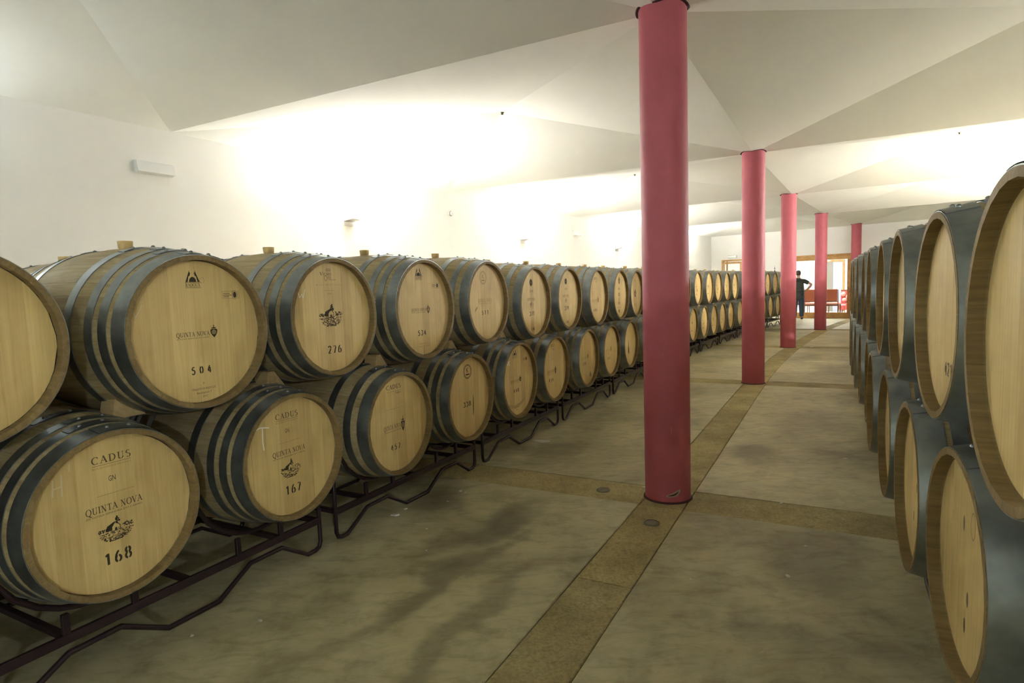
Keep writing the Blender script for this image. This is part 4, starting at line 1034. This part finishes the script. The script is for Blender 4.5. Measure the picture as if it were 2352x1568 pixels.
c = MB().add([(a, b, 0) for a, b in top] + [(a * .93, b * .93, .004) for a, b in top], [tuple(range(n))[::-1], tuple(range(n, 2 * n))] + [(k, (k + 1) % n, n + (k + 1) % n, n + k) for k in range(n)]).build('paper_scrap', MAT['debris'])
c.location = (x, y, .0005); c.rotation_euler[2] = -.4; tag(c, 'pale flat scrap on the floor before the rack of barrel 448', 'paper scrap')

# ------------------------------------------------------------------ the standing person (seen from behind, right hand on the hip)
def skin_mesh(name, verts, edges, radii, mat, root=0, sub=2):
    me = bpy.data.meshes.new(name); me.from_pydata(verts, edges, []); ob = bpy.data.objects.new(name, me); C.objects.link(ob)
    md = ob.modifiers.new('skin', 'SKIN'); md.use_smooth_shade = True
    sv = me.skin_vertices[0].data
    for i, r in enumerate(radii):
        sv[i].radius = r if isinstance(r, tuple) else (r, r); sv[i].use_root = i == root
    sb = ob.modifiers.new('sub', 'SUBSURF'); sb.levels = sub; sb.render_levels = sub
    dg = bpy.context.evaluated_depsgraph_get(); m2 = bpy.data.meshes.new_from_object(ob.evaluated_get(dg)); m2.name = name
    bpy.data.objects.remove(ob); bpy.data.meshes.remove(me); m2.materials.clear(); m2.materials.append(MAT[mat])
    m2.polygons.foreach_set('use_smooth', [True] * len(m2.polygons)); return m2
class Sk:
    def __init__(s): s.v = []; s.e = []; s.r = []
    def p(s, co, r, to=None):
        s.v.append(co); s.r.append(r); i = len(s.v) - 1
        if to is not None: s.e.append((to, i))
        return i
    def chain(s, start, pts):
        for co, r in pts: start = s.p(co, r, start)
        return start
px_, py_ = 9.605, 20.222
man = empty('person', (px_, py_, 0), -.50, 'standing person seen from behind in a dark shirt and jeans, hand on hip', 'person')
b = Sk(); pel = b.p((0, 0, .86), (.09, .08))
sp = b.chain(pel, [((0, .01, .98), (.085, .08)), ((0, .0, 1.12), (.085, .08)), ((0, 0, 1.26), (.08, .075))])
nk = b.chain(sp, [((0, .0, 1.36), .055), ((0, .015, 1.42), .048)])
b.chain(nk, [((0, .025, 1.47), (.066, .080)), ((0, .02, 1.53), (.074, .090)), ((0, .01, 1.58), (.058, .07))])
for sg in (-1, 1):
    hip = b.p((sg * .085, 0, .80), .070, pel)
    b.chain(hip, [((sg * .095, .01, .62), .065), ((sg * .10, .02, .44), .050), ((sg * .105, .0, .28), .048), ((sg * .11, -.015, .09), .036), ((sg * .115, .05, .045), .038), ((sg * .12, .13, .03), .030)])
sh = b.p((.165, 0, 1.30), .058, sp)
wr = b.chain(sh, [((.26, -.02, 1.23), .048), ((.40, -.05, 1.155), .043), ((.335, -.02, 1.06), .042), ((.26, .01, .975), .030)])
palm = b.chain(wr, [((.215, .03, .945), (.030, .018)), ((.185, .06, .925), (.034, .018))])
for k, (dx, dz, l) in enumerate(((0.0, .022, .9), (0, .008, 1.0), (0, -.007, .95), (0, -.020, .75))):
    b.chain(palm, [((.160, .090, .925 + dz), .009), ((.145 - .01 * l, .115, .918 + dz * 1.1), .008), ((.135 - .02 * l, .135, .905 + dz * 1.1), .007)])
b.chain(wr, [((.235, -.005, .945), .010), ((.225, -.02, .925), .009), ((.212, -.03, .912), .008)])
sh = b.p((-.165, 0, 1.30), .058, sp)
wr = b.chain(sh, [((-.215, .0, 1.20), .046), ((-.235, .0, 1.03), .037), ((-.245, .04, .90), .034), ((-.25, .08, .80), .026)])
palm = b.chain(wr, [((-.25, .095, .755), (.018, .030)), ((-.25, .105, .725), (.018, .034))])
for dy, l in ((.028, .9), (.010, 1.0), (-.008, .95), (-.024, .75)):
    b.chain(palm, [((-.25, .108 + dy, .695), .009), ((-.245, .112 + dy, .672 - .01 * l), .008), ((-.238, .112 + dy, .655 - .02 * l), .007)])
b.chain(wr, [((-.238, .12, .765), .010), ((-.230, .14, .742), .009), ((-.226, .15, .722), .008)])
link('body', skin_mesh('body', b.v, b.e, b.r, 'skin'), man)
t = Sk(); c0 = t.p((0, 0, 1.10), (.175, .165)); u_ = t.chain(c0, [((0, 0, 1.24), (.175, .155)), ((0, .0, 1.325), (.125, .115)), ((0, .005, 1.385), (.070, .070))])
t.chain(c0, [((0, .005, .95), (.18, .175)), ((0, .01, .82), (.195, .19)), ((0, .01, .73), (.20, .195)), ((0, .01, .67), (.20, .195))])
mid = 1
for sg, el in ((1, [((.18, -.002, 1.275), .080), ((.26, -.02, 1.225), .070), ((.325, -.035, 1.185), .064)]), (-1, [((-.175, 0, 1.29), .074), ((-.215, 0, 1.20), .062), ((-.228, 0, 1.11), .058)])): t.chain(mid, el)
link('shirt', skin_mesh('shirt', t.v, t.e, t.r, 'shirt'), man)
j = Sk(); p0 = j.p((0, 0, .84), (.13, .12))
for sg in (-1, 1):
    j.chain(p0, [((sg * .08, 0, .78), .105), ((sg * .095, .01, .60), .105), ((sg * .10, .02, .43), .085), ((sg * .105, .0, .25), .080), ((sg * .105, -.01, .075), .072)])
link('jeans', skin_mesh('jeans', j.v, j.e, j.r, 'jeans'), man)
for sg in (-1, 1):
    q = Sk(); z0 = q.p((sg * .11, -.03, .045), (.045, .044)); q.chain(z0, [((sg * .115, .06, .040), (.046, .038)), ((sg * .12, .15, .032), (.040, .028))])
    link('shoe', skin_mesh('shoe', q.v, q.e, q.r, 'shoe'), man)
q = Sk(); z0 = q.p((0, -.030, 1.455), (.066, .060)); q.chain(z0, [((0, -.022, 1.52), (.088, .088)), ((0, -.005, 1.585), (.080, .088)), ((0, .005, 1.625), (.05, .055))])
link('hair', skin_mesh('hair', q.v, q.e, q.r, 'hair'), man)
for sg in (-1, 1): MB().lathe([(.004, -.006), (.016, -.004), (.018, .004), (.006, .006)], 12, 'x', c=(sg * .066, .02, 1.50)).build('ear', MAT['skin'], man)

# ------------------------------------------------------------------ tasting room furniture
def chair(o, ds, rz, label):
    e = empty('dining_chair', at_end(o, ds, 0), ERZ + rz, label, 'chair', 'upholstered chairs behind the glass')
    w, dp = .19, .20
    for sx in (-1, 1):
        MB().tube([(sx * w, -dp - .03, 0), (sx * w, -dp, .42), (sx * w, -dp - .04, .93)], [.015, .018, .014], 6).build('back_leg', MAT['chair_wood'], e)
        MB().tube([(sx * w, dp, 0), (sx * w, dp, .42)], [.013, .017], 6).build('front_leg', MAT['chair_wood'], e)
        MB().box(sx * w - .01, sx * w + .01, -dp, dp, .37, .41, .003).build('side_rail', MAT['chair_wood'], e)
    for y in (-dp, dp): MB().box(-w, w, y - .01, y + .01, .36, .41, .003).build('seat_rail', MAT['chair_wood'], e)
    MB().box(-w, w, -dp - .018, -dp - .002, .505, .535, .003).build('back_rail', MAT['chair_wood'], e)
    MB().box(-w + .02, w - .02, -dp - .045, -dp - .005, .535, .95, .014).build('backrest', MAT['leather_back'], e)
    MB().box(-w - .01, w + .01, -dp, dp + .02, .41, .475, .02).build('seat', MAT['seat_pad'], e)
chair(.40, 1.25, .0, 'terracotta-backed dining chair right of the fourth column, behind glass')
chair(-.30, 1.25, .0, 'terracotta-backed dining chair left of the fourth column, behind glass')
chair(-.88, 2.1, 1.2, 'dining chair with a pink seat half hidden by the standing person')
st = empty('side_table', at_end(.50, 1.95, 0), ERZ, 'small round white side table beside the red armchair', 'table')
MB().lathe([(.0, .345), (.15, .345), (.16, .355), (.16, .372), (.0, .374)], 28, caps=False).build('table_top', MAT['white_top'], st)
for k in range(3): MB().tube([(.10 * cos(k * 2.1), .10 * sin(k * 2.1), .345), (.13 * cos(k * 2.1), .13 * sin(k * 2.1), 0)], .011, 6).build('leg', MAT['chair_wood'], st)
ac = empty('armchair', at_end(.62, 2.7, 0), ERZ, 'red armchair with pink rounded cushions at the right of partition', 'armchair')
MB().box(-.34, .34, -.05, .40, .14, .40, .03).build('seat', MAT['red_fabric'], ac)
MB().box(-.34, .34, .28, .42, .38, .84, .03).build('backrest', MAT['red_fabric'], ac)
MB().box(-.34, .34, .30, .42, .84, .88, .01).build('top_rail', MAT['chair_wood'], ac)
for (x, z, r) in ((-.24, .72, .09), (-.06, .62, .11), (-.20, .50, .09), (.14, .72, .09)):
    cu_ = MB().lathe([(.01, -.05), (r * .7, -.04), (r, 0), (r * .7, .04), (.01, .05)], 16, c=(0, 0, 0)).build('cushion', MAT['pink_fabric'], ac)
    cu_.location = (x, .24, z); cu_.rotation_euler = (pi / 2 - .2, 0, 0)
for sx in (-.3, .3):
    for y in (0, .36): MB().tube([(sx, y, .15), (sx, y, 0)], .018, 6).build('leg', MAT['chair_wood'], ac)
